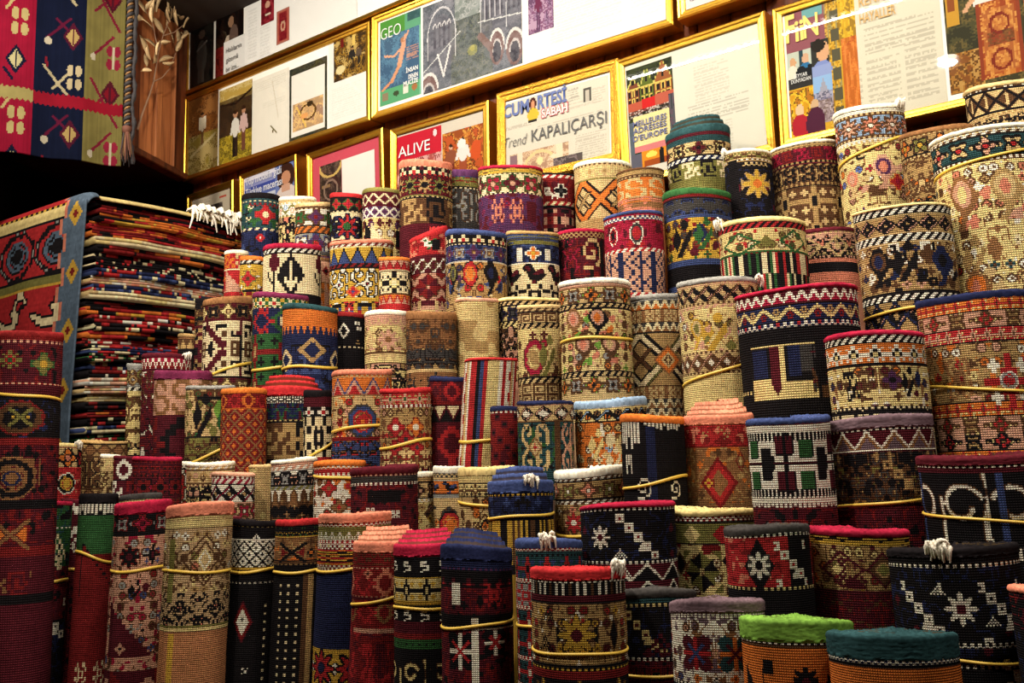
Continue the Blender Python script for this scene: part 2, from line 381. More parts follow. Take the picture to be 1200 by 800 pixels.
f.pr('page', 289, 8, 80, 420, 'eceae4', lambda P: P.text(.03, .1, .12, .9, 16, 'b5b2ab', .3).text(.15, .45, .24, .95, 10, 'b5b2ab', .3))
rugp = lambda P: P.rect(.1, .05, .9, .95, 'b85a4a').rect(.2, .1, .8, .9, '7a1220').ell(.5, .5, .2, .16, 'd8b090').ell(.5, .5, .1, .08, '8a2020').blot(0, 0, 1, 1, ['5a1018', '9a3a30', '7a1a20'], 9, .35)
f.pr('rug_picture', 308, -8, 31, 323, '7a1420', lambda P: P.blot(0, 0, 1, 1, ['5a0c18', '7a1420', '98303a'], 8).ell(.5, .45, .2, .1, 'c89a80').rect(.3, .72, .75, .78, 'd8c8b0'))
f.pr('rug_picture', 326, 15, 54, 341, 'b87a66', rugp)

f = Frame((218, 214), (437, 142), 116, 'wide gilt frame under the top left one, five photos and pages in a row', wd=.018, seed=2)
f.pr('photo', 223, 119, 208, 257, '7a5a28', lambda P: P.blot(0, 0, 1, .5, ['6a3a18', '8a5020', '5a2c14', 'a06a38'], 6).blot(0, .5, 1, 1, ['8a7a30', 'a5945a', '6a5a20', 'b8a468'], 6).rect(.36, .28, .6, .42, 'd8d0b8').person(.48, .22, .42, 'a0704a', 'c8bca0', '6a4a2a', .5).line(.1, .75, .9, .55, .03, 'b8a878'))
f.pr('photo', 259, 108, 198, 297, '4a3a20', lambda P: P.blot(0, 0, 1, .2, ['c8a850', 'e0c880', 'b08a30'], 4).blot(0, .15, 1, .7, ['1a1410', '2c2018', '3a2a18'], 6).blot(0, .62, 1, 1, ['a89020', 'c8b038', '6a5c14', '8a7a20'], 14).line(0, .2, .5, .24, .025, '1a120c').line(.5, .24, 1, .12, .025, '1a120c').person(.5, .32, .6, 'b08060', 'd8d4c8', '1c1814', .5).person(.75, .3, .58, 'b08060', 'c8a8a0', '6a4030', .45))
f.pr('page', 298, 96, 186, 340, 'e8e2d2', lambda P: P.text(.08, .05, .92, .18, 5, 'b8b2a2', .3).text(.3, .35, .9, .42, 3, 'b8b2a2', .3).line(.55, .1, .72, .6, .012, 'd2cab8').rect(.55, .74, .6, .78, '6a5a30').line(.52, .68, .68, .8, .012, '6a6030'))
f.pr('photo', 341, 83, 168, 385, '3a3a30', lambda P: P.blot(0, 0, 1, 1, ['2a2c24', '4a4a38', '3a3020', '55502c'], 8).rect(.06, .1, .94, .95, 'e9e4d8').blot(.1, .5, .9, .88, ['a0701c', 'c89030', 'e0b050', '8a5014'], 6).ring(.5, .66, .2, .1, .12, '5a3a10').line(.2, .55, .45, .85, .02, 'e8c060').ell(.55, .56, .08, .04, '3a2a14').ell(.4, .7, .1, .04, 'e0a060'))
f.pr('page', 387, 54, 152, 432, 'eae7de', lambda P: P.text(.08, .55, .9, .92, 16, 'b8b4aa', .22))
f.pr('photo', 393, 47, 98, 432, '6a5028', lambda P: P.blot(0, 0, 1, 1, ['2a1c10', '6a4818', 'a07828', '3a2a18', 'c8a860'], 9).rect(.2, .02, .3, .25, '6a1a14').rect(.55, .02, .66, .3, 'd8b860').person(.55, .3, .5, 'a07850', '282420', '1a1814', .4).ell(.2, .75, .14, .1, 'd8c890').person(.75, .35, .4, 'a07850', '5a4a3a', '2a241c', .4))

f = Frame((439, 141), (792, 31), 22, 'large gilt frame with a green magazine cover and a photo of arches', wd=.02, seed=3)
f.pr('magazine_cover', 447, 28, 126, 495, '4a6a86', lambda P: P.blot(0, .2, 1, .85, ['3a5876', '4f7390', '5c86a0', '44607a'], 5).rect(0, 0, 1, .2, '4f8f3a').rect(.62, 0, 1, .2, '5f9f7a').blot(.68, .0, .98, .1, ['20304a', '34465c'], 3).rect(0, .82, 1, 1, '58a070').rect(.95, .2, 1, 1, '7ab89a').rect(.06, .86, .2, .95, '8a7a60').ell(.4, .9, .07, .03, '3a4a30').rect(.58, .85, .7, .94, 'd8d8c8').ell(.84, .89, .07, .04, 'a06a40').text(.66, .4, .94, .56, 6, 'c89070', .7)
     .line(.62, .26, .58, .4, .035, 'd8a080').ell(.56, .3, .05, .035, 'b07a5a').line(.58, .36, .48, .58, .06, 'd8a080').line(.48, .58, .3, .74, .04, 'd0946e').line(.3, .74, .06, .82, .025, 'c88a66').line(.55, .38, .35, .46, .022, 'd8a080').line(.35, .46, .12, .42, .02, 'd8a080').line(.6, .3, .7, .22, .022, 'd8a080'))
f.word('GEO', 448.5, 49, 472, 14, 'f2f4ee', -.012)
for i, s_ in enumerate(('İNSAN', 'DENEN', 'MUCİZE')): f.word(s_, (478, 481, 475)[i], (86.5, 93.5, 102)[i], 492, 5.2, 'f4f4f0', .02)
def arches(P):
    P.blot(0, 0, 1, 1, ['4a5058', '666a72', '7a7c84', '55565e', '888890'], 10).blot(.3, .3, .72, 1, ['46504a', '5c6452', '3a4440', '6a6c54', '50584c'], 12)
    P.blot(.34, 0, .62, .3, ['9aa29a', 'b4b8b2', '7c867c'], 8)
    for cx, cy, rx, ry in ((.2, .42, .15, .34), (.73, .3, .13, .36), (.95, .28, .1, .36)):
        P.ell(cx, cy + .08, rx, ry, '6a6670', .55).ring(cx, cy, rx, ry, .035, 'd4d2d4', True).rect(cx - rx, cy, cx - rx + .012, cy + .22, 'c8c6c6').rect(cx + rx - .012, cy, cx + rx, cy + .26, 'd8d6d6')
        for k in (-.08, -.03, .02, .07): P.rect(cx + k - .004, cy - .14, cx + k + .024, cy + .1, '4e4a54').ring(cx + k + .01, cy - .12, .018, .05, .2, 'dcd8d8', True).rect(cx + k - .007, cy - .12, cx + k - .003, cy + .1, 'd0ccd0')
    P.line(0, .76, .4, .42, .004, 'dcdcd8').line(.58, .40, 1, .46, .005, 'dcdcd8')
    for cx, cy, rx in ((.06, .98, .1), (.76, .74, .07), (.93, .8, .08)):
        P.ell(cx, cy, rx, .19, '7a5a54').ring(cx, cy, rx, .19, .10, 'e6e2dc', True).ell(cx, cy + .04, rx * .6, .12, '34303a').ring(cx, cy + .04, rx * .6, .12, .12, 'c8c0bc', True)
    P.line(.16, .6, .22, .86, .009, 'e8e4e0').line(.29, .55, .22, .86, .009, 'e8e4e0').ell(.52, .68, .05, .06, '8a8a4c').ell(.52, .66, .025, .035, 'b0aa58')
    P.line(.6, .56, .7, .72, .03, '80645c').blot(0, 0, 1, 1, ['4a5058', '8a8c94', 'a8aab0'], 30, .18)
f.pr('photo', 497, 10, 112, 613, '59606a', arches, cell=.003)
f.pr('page', 617, -30, 76, 783, 'ebe9e4', lambda P: P.text(.18, .25, .7, .88, 20, 'a8a59e', .3).text(.76, .15, .96, .9, 20, 'b4b1aa', .28).rect(.73, .2, .75, .42, '55504c'))
f.pr('photo', 620, -22, 43, 650, '8a6a8a', lambda P: P.blot(0, 0, 1, 1, ['5a3a5a', '9a7a98', '7a4a6a', 'b89ab0'], 7).person(.4, .2, .75, 'c8a090', '6a2a4a', '4a2a4a', .4))

f = Frame((797, 26), (905, -10), -85, 'gilt frame cut by the top edge, only its lower rail showing', wd=.02, seed=4)
f.pr('page', 803, -60, 14, 884, 'dedad2', lambda P: P.rect(.05, .05, .95, .9, 'b0a8a8').blot(.05, .05, .95, .9, ['8a8488', 'b8b0b4', '6a646c', 'a09aa0'], 9))

# ---- lower row
f = Frame((222, 275), (277, 258), 230, 'small gilt frame behind the kilim stack, beige page with tiny photo', wd=.022, seed=5)
f.pr('page', 225, 234, 270, 272, 'b8ac94', lambda P: P.rect(.5, .42, .8, .8, '3a3028').blot(.5, .42, .8, .8, ['2a2420', '5a5048', '8a8070'], 5).text(.1, .1, .5, .3, 4).rect(.72, .22, .9, .27, 'b04a3a'))
f = Frame((285, 268), (352, 246), 206, 'narrow gilt frame with blue newspaper headline and a curly haired woman', wd=.014, seed=6)
f.pr('newspaper', 288, 208, 262, 348, '5a6aa8', lambda P: P.rect(0, 0, .72, .1, 'd8d4e0').rect(0, .1, .72, .26, '8a90c0').rect(0, .26, .72, .34, '3a4a98').rect(.62, 0, 1, 1, '6a7ab0').ell(.82, .3, .17, .3, '3a2018').ell(.82, .32, .085, .15, 'c08868').ell(.82, .72, .2, .25, 'd8c8c0').rect(.74, .45, .9, .6, 'c89a80').rect(0, .5, .62, 1, 'c8ccd8').text(0, .55, .6, .95, 9, '5a5a70'))
f.word('Top modelin gizli', 290, 218.5, 332, 9, 'e6e6f0', .012); f.word('Türkiye macerası', 290, 231.5, 333, 9, 'e6e6f0', .012)
f = Frame((364, 262), (454, 236), 181, 'gilt frame with a red mount around a photo and a white page', wd=.02, seed=7, mat_=M_REDMAT)
f.pr('photo', 376, 196, 252, 402, '4a3830', lambda P: P.blot(0, 0, 1, 1, ['2a1c18', '4a3830', '6a5244', '3a2820'], 8).ring(.5, .02, .5, .25, .1, 'c8a860').rect(.1, .42, .5, .48, '8a6a48').ring(.5, .55, .3, .2, .1, '8a7060'))
f.pr('page', 402, 188, 246, 441, 'e9e5dc')
f = Frame((461, 238), (577, 210), 153, 'gilt frame with a red and white magazine cover and an orange market photo', wd=.022, seed=8)
f.pr('page', 467, 157, 232, 571, 'cfc6b4')
f.pr('magazine_cover', 467, 162, 232, 519, 'c01c30', lambda P: P.rect(0, 0, 1, .4, 'c01c30').blot(0, .42, 1, 1, ['a05a50', 'c88a80', '7a4a48', 'd8b0a8'], 9).rect(.78, .02, .95, .16, 'b01828').ell(.86, .1, .04, .06, 'e8d0d0'))
f.word('ALIVE', 469, 186, 506, 13, 'f0ece8', .004)
f.pr('photo', 520, 158, 215, 571, 'b06a28', lambda P: P.blot(0, 0, 1, 1, ['8a3a14', 'c07028', 'd89a40', '5a2410', 'b84a20'], 9).person(.2, .25, .7, 'd0a080', '8a4a30', '6a2a1a', .5).person(.48, .18, .8, 'd8b090', 'e0d8d0', '9a4a2a', .45).ell(.78, .5, .12, .2, 'c85020').ell(.45, .3, .1, .1, 'e8e0d8'))
f = Frame((586, 222), (730, 190), 111, 'ornate gilt frame holding a newspaper page with a large bazaar headline', wd=.026, gold=M_GOLD2, seed=9)
def news(P):
    P.text(.03, .3, .3, .37, 4, 'a8a090').text(.64, .03, .74, .2, 7).text(.76, .02, .97, .05, 2).text(.86, .1, .97, .3, 8, 'b8b0a0').text(.7, .62, .97, .98, 12, 'b0a898').text(.64, .22, .95, .3, 4, 'b8b0a0').text(.35, .39, .95, .43, 2, 'b0a898')
    P.rect(.78, .08, .85, .25, '55524a').rect(.8, .11, .83, .25, 'c0b8a8')
    P.rect(.08, .66, .64, 1, 'c8a888').blot(.08, .66, .64, 1, ['a88068', 'd8bc98', 'c09878', 'e4d0b0'], 10).rect(.16, .66, .2, 1, 'e4d4b8').rect(.52, .66, .58, 1, 'e8d8b8')
    P.ring(.37, .95, .16, .25, .08, 'e8c890', True).ell(.37, .82, .03, .05, 'f0dca0').ell(.5, .8, .03, .03, 'e8d8b8').rect(.08, .68, .15, 1, '8a6a70')
    P.rect(.5, .83, .76, 1, '5a504c').blot(.5, .83, .72, 1, ['4a4040', '8a7a78', '6a5a5a'], 6)
f.pr('newspaper', 589, 124, 218, 715, 'd9d2bf', news, cell=.003)
f.word('CUM', 592, 139.5, 622, 15, '33509a', .03); f.word('RTESİ', 632, 128.5, 666, 16, '33509a', .03)
f.pr('photo', 619, 117, 147, 633, 'd9d2bf', lambda P: P.ell(.5, .25, .3, .24, '4a1c14').ell(.5, .26, .16, .14, 'd0906a').ell(.5, .68, .48, .26, 'd8b838').rect(.1, .86, .8, .97, '2a2420').line(.0, .5, .35, .58, .1, 'd8b838'), label='woman in a yellow top cut into the masthead')
f.word('SABAH', 636, 139.5, 668, 11, 'c8283a', .05); f.word('SABAH', 637, 139, 667, 10, 'f0e8e0', .012, dep=.0074)
f.word('Trend', 593, 175.5, 620, 13, '4a4844', -.012, .3); f.word('KAPALIÇARŞI', 625, 167, 713, 14.5, '33302c', .004)
f.word('K', 688, 193, 692, 6, '4a4844')
f = Frame((733, 222), (912, 178), 70, 'gilt frame with guide book cover of gabled houses beside a plain page', wd=.02, seed=10)
f.pr('page', 731, 78, 214, 903, 'dcd8c6', lambda P: P.text(.52, .2, .76, .52, 12, 'b0ac9c', .4).text(.46, .52, .88, .68, 8, '9a968a', .5).text(.54, .7, .76, .95, 10, 'b0ac9c', .4))
def gables(P):
    P.blot(0, 0, 1, .3, ['14180c', '2c3414', '3a4420', '20240f'], 8)
    for x0, x1, c, yt in ((.0, .27, '7a4028', .10), (.28, .58, '5a6820', .03), (.6, .98, '94552a', .0)):
        xm = (x0 + x1) / 2; P.tri(((x0, .2), (x1, .2), (xm, yt)), c).rect(x0, .2, x1, .37, c)
        for k in range(5):
            u = k / 5; P.rect(x0 + (xm - x0)*u - .008, .2 - (.2 - yt)*u - .02, x0 + (xm - x0)*u + .012, .2 - (.2 - yt)*u + .012, 'c8c060').rect(x1 - (x1 - xm)*u - .012, .2 - (.2 - yt)*u - .02, x1 - (x1 - xm)*u + .008, .2 - (.2 - yt)*u + .012, 'c8c060')
        for yy in (.22, .30):
            for k in (0, 1, 2):
                xa = x0 + (x1 - x0) * (.08 + .3 * k); P.rect(xa, yy, xa + (x1-x0)*.22, yy + .065, 'd8b858').rect(xa + .01, yy + .01, xa + (x1-x0)*.22 - .01, yy + .065, '20140c')
        P.rect(xm - .03, .12, xm + .03, .17, '1a120c').rect(x0, .205, x1, .215, 'd0c060')
    P.rect(0, .35, .3, .46, 'b8553c').rect(.3, .335, .6, .45, 'c81c1c').rect(.6, .32, 1, .44, 'b85a44').blot(0, .43, 1, .51, ['1a1414', '5a4a44', 'c8c0b4', '3a2a28'], 12)
    P.rect(.1, .485, .88, .79, 'e8d898').rect(0, .54, .1, 1, '55606a').rect(.88, .36, 1, 1, '4a4a50').blot(.88, .36, 1, 1, ['2a2a30', '6a4a5a', '55555c'], 6).rect(.1, .79, .92, .85, 'd07a7a').rect(.0, .86, 1, 1, '5a5a68')
    P.rect(.25, .85, .85, 1, 'e08a20').ell(.45, .89, .12, .03, 'f8d860').rect(.28, .94, .85, 1, 'a04a1a').rect(.62, .87, .72, 1, '1a1410').ell(.67, .87, .04, .025, '1a1410')
f.pr('book_cover', 735, 84, 202, 792, '2c3414', gables, cell=.003)
for i, (s_, xa, yb, xb) in enumerate((('MEILLEURES', 744, 150.5, 783), ('ADRESSES', 744, 158.5, 783), ("D'EUROPE", 744, 167.5, 784))): f.word(s_, xa, yb, xb, 6.6, '3c4684', .018)
f = Frame((917, 176), (1290, 92), 10, 'largest gilt frame at right with a magazine cover, article and salesman photo', wd=.02, seed=11)
f.pr('page', 962, -20, 164, 1104, 'd8d2bc', lambda P: P.text(.36, .3, .95, .5, 12, '9a9482', .5).text(.06, .56, .32, .97, 26, 'a09a88', .5).text(.36, .54, .64, .95, 26, 'a09a88', .5).text(.68, .5, .95, .9, 26, 'a09a88', .5))
f.word('RENKLİ', 1008, 10, 1048, 12, 'c8962a', .01); f.word('HAYALLER', 1009, 29.5, 1051, 12, 'c8962a', .01)
def cover(P):
    P.rect(0, 0, .6, .34, '8a5058').rect(.25, .0, .55, .1, '6aa0a0').rect(.6, 0, 1, 1, 'c89a28')
    P.blot(.56, 0, .76, 1, ['b88a20', 'd8b040', '7a5a18', '8a8a60'], 16).blot(.76, 0, 1, .4, ['c8a020', 'e0b830', '8a6a20'], 10).blot(.78, .34, 1, .95, ['b04a1c', 'c8602a', 'd87a3a'], 8)
    for k in range(6): P.rect(.64, .1 + k * .15, .76, .19 + k * .15, '55503a')
    P.rect(0, .34, .36, .6, 'b8c0b0').rect(.18, .34, .24, .5, '2a4048').ell(.08, .42, .05, .035, 'c89a70').ell(.07, .53, .08, .09, 'd8d4c0').ell(.27, .41, .05, .04, 'c8a080').ell(.27, .5, .09, .06, '2a6a98').ell(.2, .52, .08, .06, '14161a').ell(.34, .52, .07, .06, '14161a').rect(0, .55, .36, .63, '2c2a28')
    P.rect(.36, .3, .6, .56, '2a2c28').ell(.52, .39, .09, .08, 'd0a078').ell(.46, .34, .1, .05, '20180f').ell(.5, .54, .14, .08, '7a8ac0').rect(.36, .5, .62, .6, '8a9ac8').rect(.36, .58, .62, .75, '8ab0d8').tri(((.4, .76), (.6, .76), (.5, .6)), '9a9aa8').blot(.36, .7, .62, .94, ['6a6480', '8a849a', '4a4860', 'a8a0b0'], 12)
    P.blot(0, .64, .36, 1, ['c89018', 'e8c030', '3a2a10', 'a8601a'], 8).ell(.14, .8, .06, .05, 'd8b890').ell(.14, .93, .13, .1, 'a8202c').ell(.36, .79, .06, .05, 'c8a880').ell(.36, .93, .14, .13, '4a1c34')
f.pr('magazine_cover', 920, 14, 165, 1006, 'c89a28', cover, cell=.003)
f.word('F', 923, 52, 934, 33, 'e8c038', .02); f.word('i', 934, 50, 938.5, 26, 'e8c038', .02); f.word('i', 939.5, 48, 944, 26, 'e8c038', .02); f.word('N', 944, 46.5, 961, 28, 'e8c038', .012)
f.word('SEYYAR', 932, 93.5, 948, 4.6, 'd8d8d4', .01); f.word('DÜNYADAN', 929, 100, 952, 4.6, 'd8d8d4', .01)
def sales(P):
    P.blot(0, 0, 1, 1, ['2a2a1c', '4a4628', '6a5a30', '38341f'], 8).rect(.02, 0, .16, .42, 'c09030').rect(.05, .0, .12, .3, '8a4a20').blot(.0, .66, .4, 1, ['8a5020', 'b07830', '6a4018', 'c89850'], 9)
    P.ell(.52, .08, .075, .08, 'd0a078').ell(.52, .25, .2, .14, 'dcd8d0').line(.34, .24, .24, .32, .03, 'd0a078').line(.68, .24, .84, .2, .03, 'd0a078').rect(.36, .3, .84, .95, 'b8682c').blot(.36, .3, .84, .95, ['a04a20', 'c07a34', 'd89a4c', '8a3018'], 12).rect(.42, .36, .78, .9, 'c88a48', .3).ring(.6, .5, .1, .08, .15, '7a2a18').blot(.46, .56, .74, .68, ['4a1810', '7a2a1c', '5a3a20'], 8).ring(.6, .8, .1, .08, .15, '7a2a18')
    P.rect(.36, .3, .4, .95, '8a3a20').rect(.8, .3, .84, .95, '8a3a20').blot(.88, .1, 1, 1, ['c89a4c', 'b05a30', 'd8b060'], 8).tri(((.84, .3), (1, .0), (1, .4)), '9a7030')
f.pr('photo', 1104, -22, 115, 1215, '4a4628', sales, cell=.0034)
# ------------------------------------------------------------------ rug patterns, one value per knot
def tri_w(x, P): return np.abs((x % P) - P / 2)
def smooth_noise(x, y, s, seed):
    g = np.random.RandomState(seed).rand(64, 64); fx = x / s; fy = y / s
    ix = np.floor(fx).astype(int); iy = np.floor(fy).astype(int); fx = fx - ix; fy = fy - iy
    fx = fx*fx*(3-2*fx); fy = fy*fy*(3-2*fy); G = lambda i, j: g[i % 64, j % 64]
    return G(ix, iy)*(1-fx)*(1-fy) + G(ix+1, iy)*fx*(1-fy) + G(ix, iy+1)*(1-fx)*fy + G(ix+1, iy+1)*fx*fy
SPR = {                           # woven motifs: digits pick yarns; a name ending in _ is smoothed when enlarged
 'key':   ["1111111.", "1.....1.", "1.111.1.", "1.1...1.", "1.11111.", "1......."],
 'ram_':  [".11...11..", "1..1.1..1.", "1.11.11.1.", "1....1..1.", ".1..111.1.", "..11121...", ".1..111.1.", "1....1..1.", "1.11.11.1.", "1..1.1..1.", ".11...11.."],
 'cross': [".....11.....", "..2..11..2..", ".222.11.222.", "..2.1111.2..", "....1331....", "111113311111", "111113311111", "....1331....", "..2.1111.2..", ".222.11.222.", "..2..11..2..", ".....11....."],
 'arrow': ["..1....1..", ".11...11..", "111..111..", ".111..111.", "..111..111", ".111..111.", "111..111..", ".11...11..", "..1....1.."],
 'box':   ["1...........1....", "11..2222....1.222", "111.2.......1...2", ".111..33.2.11.2.2", "..111.33.2222.2..", "...111......2....", "..2.1111.3332.333", ".22..111.3.32.3.3", "2222..1..33322333", ".22..111.3.32.3.3", "..2.1111.3332.333", "...111......2....", "..111.33.2222.2..", ".111..33.2.11.2.2", "111.2.......1...2", "11..2222....1.222", "1...........1...."],
 'stem':  ["....222.....1.......", "...22222...111......", "...22222..11311.....", "...22222.1113111....", "....222.111131111...", "..1..1..111131111...", "..1..1.11111311111..", "...1.1.1113131311...", "....11..11333331....", ".....1...113331.....", ".....1....11311.....", ".....1.....111......"],
 'house': ["..................22222.", ".11111...1.......2222222", ".13331..111..33..2232322", ".13331..111..333.2222222", ".13331..111..333.2233322", ".11111..111..33..2222222", "..111...111......2222222", "..1.1....1....2222222222", "..111....1...22222222222", "...1....111..22233333222", "...1.....1...22222222222", "........111..22222222222", ".........1.............."],
 'geo':   ["1.1....22.......1", "111...2222.....11", ".1...22..22..1.1.", "..1.22.33.22.11..", "...112.33.2.11...", "..1.22.33.22.11..", ".1...22..22..1.1.", "111...2222.....11", "1.1....22.......1"],
 'bolt':  [".11...", ".1....", ".111..", "...1..", "..11..", ".1...."],
 'bird_': ["..11......", ".1221.....", "..121..22.", "...111222.", "...1122211", "...111111.", "....1111..", ".....2....", "....22...."],
 'leaf_': ["......11..........", ".....1111....22...", "..1...11....2222..", "..11.....1.222222.", ".1111...11.222222.", "11111..111..2222..", "11111.111....22...", ".111.111..........", "..1.111...33......", "...111...3333.....", "..111.....33......"],
 'pal_':  ["...111......", "..12221.....", ".1223221....", ".1233321..44", ".12333211444", "..1232211.4.", "..112211....", "...1111..33.", "....11..333.", "....1.4433..", "...11444....", "..114.44...."],
 'tulip_': ["..1..1..1..", "..11.1.11..", "...11111...", "..2.111.2..", "..22.1.22..", "...22122...", ".....1.....", "....212....", "...2.1.2..."],
 'tee':   ["111111...222222..", "1.11.1...2....2..", "...11..1.2.22.2..", "...11.11...22.22.", ".111.11..2.22..2.", ".1...1.1.2.2222..", ".1.111.11.2......", ".111......222222."],
 'hook':  [".1111...", "11..11..", "1....1..", "11......", ".11111..", ".....11.", "1.....1.", "11...11.", ".11111.."],
 'fig':   ["..11....11..", "..11....11..", "11..1..1..11", "11.111111.11", "...11..11...", "...11..11...", "11.111111.11", "11..1..1..11", "..11....11..", "..11....11.."],
 'step':  ["1...........", "11..........", "111......22.", "1111....2222", "11111....22.", "111111......", "1111111.....", "11111111....", "111111111...", "1111111111..", "11111111111."],
 'wheel': ["...11...", ".1.11.1.", "..1221..", "11233211", "11233211", "..1221..", ".1.11.1.", "...11..."],
 'peak':  ["....1....", "...1.1...", "..1.1.1..", ".1.1.1.1.", "1.1.1.1.1"],
 'han':   ["111..111", "1.1..1.1", "111..111", "..1111..", "..1111..", "111..111", "1.1..1.1", "111..111"],
 'spk':   ["..1111..", ".1....1.", "1......1", "1..11..1", "1...1..1", ".1111..1", "......11", ".....11.", "1111....", "........"],
 'kk':    ["1...1..1...1", "1..1..11..11", "1.1..1.1.1.1", "11..1..11..1", "1.1..1.1.1.1", "1..1..11..11", "1...1..1...1"],
}
def band(t, x, y, h, c, P, seed):
    """x, y knot coordinates, h band height in knots, c palette letters, P period; returns palette indices"""
    k = [PIX[q] for q in c.replace('.', 'k')]; K = lambda i: k[i] if i < len(k) else k[i % len(k)]
    out = np.full(x.shape, k[0]); P = P or h + 4
    dx = ((x + P // 2) % P) - P // 2; cell = (x + P // 2) // P; dy = y - (h - 1) / 2; R = h / 2
    rad = np.hypot(dx, dy); ang = np.arctan2(dy, dx + 1e-6)
    S = lambda m, i: out.__setitem__(m, K(i))
    if t == 's' or t == 'S': pass
    elif t == 'd': S(((x // 2 + y // 2) % 2 == 0), 1); (len(k) > 2) and S(((x // 2) % 6 == 0) & ((x // 2 + y // 2) % 2 == 0), 2)
    elif t == 'c': S(((x // 3 + y // 3) % 2 == 0), 1); S(((x // 3) % 4 == 1) & ((x // 3 + y // 3) % 2 == 0), 2); S(((x // 3) % 4 == 3) & ((x // 3 + y // 3) % 2 == 1), 3)
    elif t == 'b': S((x + y) % 6 < 3, 1)
    elif t == 'z':
        q = tri_w(x, P) / (P / 2) * (h - 1); S(y > q, 2); S(np.abs(y - q) < 1.6, 1)
    elif t == 't':
        q = tri_w(x, P) / (P / 2) * (h - 1); S(y > q, 1)
        if len(k) > 2: S(np.abs(y - q) < 1.1, 2)
        if len(k) > 3: S((y > q + h * .35), 3)
    elif t == 'm':
        q = (np.abs(dx) * (h / P) + np.abs(dy)) // 2 * 2; f = q / R
        for i, lim in enumerate((.95, .78, .5, .25)):
            if i + 1 < len(k): S(f < lim, i + 1)
    elif t == 'K':
        q = np.abs(dx) * (h / P) + np.abs(dy); S(np.abs(q - R * .92) < 1.1, 1); S(q < R * .35, 2)
    elif t == 'x':
        f = np.abs(np.abs(dx) * (h / P) - np.abs(dy)); S((np.abs(dx) > np.abs(dy) * P / h * 1.25) & (np.abs(dx) < P * .4) & (f > 2.5), 2); S(f < 1.5, 1); S((np.abs(dx) < np.abs(dy) * .5) & (np.abs(dy) > R * .5), 3)
    elif t == 'X':
        f = np.abs(np.abs(dx) * (h / P) - np.abs(dy)); S(f < 5, 2); S(f < 3.2, 1); S(((np.abs(dx) + np.abs(dy) - R).__abs__() < 2) & (np.abs(dy) < R * .4), 3)
    elif t == 'f':
        lob = 8 if h > 15 else 4; q = R * (.74 + .24 * np.cos(lob * ang + (0 if lob == 8 else PI * (cell % 2))))
        S((np.abs(np.abs(dx) - P / 2) + np.abs(dy)) < h * .2, 4 if len(k) > 4 else 3); S(rad < q + 1.2, 3); S(rad < q, 1)
        if len(k) > 4: S((rad < q) & (cell % 2 == 1), 4)
        S(rad < R * .3, 2)
    elif t == 'v':
        q = np.sin(2 * PI * x / P) * R * .62; S(np.abs(dy - q) < 1.3, 1)
        e = np.hypot(((x + P / 4) % P) - P / 2, dy + R * .25); S(e < R * .48, 2); S(e < R * .2, 0)
        e = np.hypot(((x - P / 4) % P) - P / 2, dy - R * .25); S(e < R * .48, 3); S(e < R * .2, 0)
    elif t == 'n':
        s = max(3.2, min(6.5, h * .12)) if P < 100 else 9; xx = np.abs(dx) if P < 100 else x
        a = smooth_noise(xx + 200, y + 37, s, seed); b = smooth_noise(xx + 90, y + 11, s * 1.3, seed + 1)
        for i, (lo, hi) in enumerate(((.62, .72), (.72, .9), (.9, 1))): 
            if i + 2 < len(k): S((b > lo - .1) & (b <= hi - .1), i + 2)
        if len(k) > 4: S(a < .25, 4)
        S(np.abs(a - .5) < .055, 1)
    elif t == 'r':
        cs = 3; g = np.random.RandomState(seed).rand(40, 40); P2 = max(P, 24); d2 = np.abs(((x + P2 // 2) % P2) - P2 // 2)
        i = (d2 // cs).astype(int) % 40; j = (np.abs(dy) // cs).astype(int) % 40; v = g[j, i]
        for q in range(1, len(k)):
            lo = .42 + (q - 1) * .58 / (len(k) - 1); S(v > lo, q)
        S((d2 + np.abs(dy)).astype(int) % 17 == 0, 1)
    elif t == 'M':
        q = np.maximum(np.maximum(np.abs(dx) * h / P, np.abs(dy)), (np.abs(dx) * h / P + np.abs(dy)) * .72) / R; st = ((dx // 3 + y // 3) % 2) * .05; q = q + st
        for i, lim in enumerate((.96, .86, .62, .34, .16)):
            if i + 1 < len(k): S(q < lim, i + 1)
        S((q < .5) & (q > .42), 0)
    elif t == 'Q':
        ax, ay = np.abs(dx) * h / P, np.abs(dy); inside = (np.maximum(ax, ay) < R * .66) | (ax + ay < R * .98)
        S(inside, 3); S(inside & (np.floor((ang + PI) / (PI / 4)).astype(int) % 2 == 0), 1); S(inside & (np.floor((ang + PI) / (PI / 4)).astype(int) % 2 == 1), 2)
        S(np.maximum(ax, ay) < R * .15, 0); S(~inside & (ax + ay > R * 1.55), 1)
    elif t == 'F':
        q = R * np.sqrt(np.abs(np.sin(2 * ang))) * 1.02; e = cell % 2 == 0
        S(rad < q, 1); S((rad < q) & ~e, 4); S((np.abs(dx) < 1.2) & (np.abs(dy) < R * .8) | (np.abs(dy) < 1.2) & (np.abs(dx) < R * .8), 3)
        S((rad < q * .6) & (np.abs(np.abs(dx) - np.abs(dy)) < 1.6), 2); S(rad < 2, 2)
    elif t == 'q':
        s = np.floor(y / 6); cx = s * 6 - h / 2 + 3; e = ((x - cx + P / 2) % P) - P / 2; f = np.maximum(np.abs(e), np.abs(y - s * 6 - 2.5)); S(f < 2.9, 1); S(f < 1.1, 2)
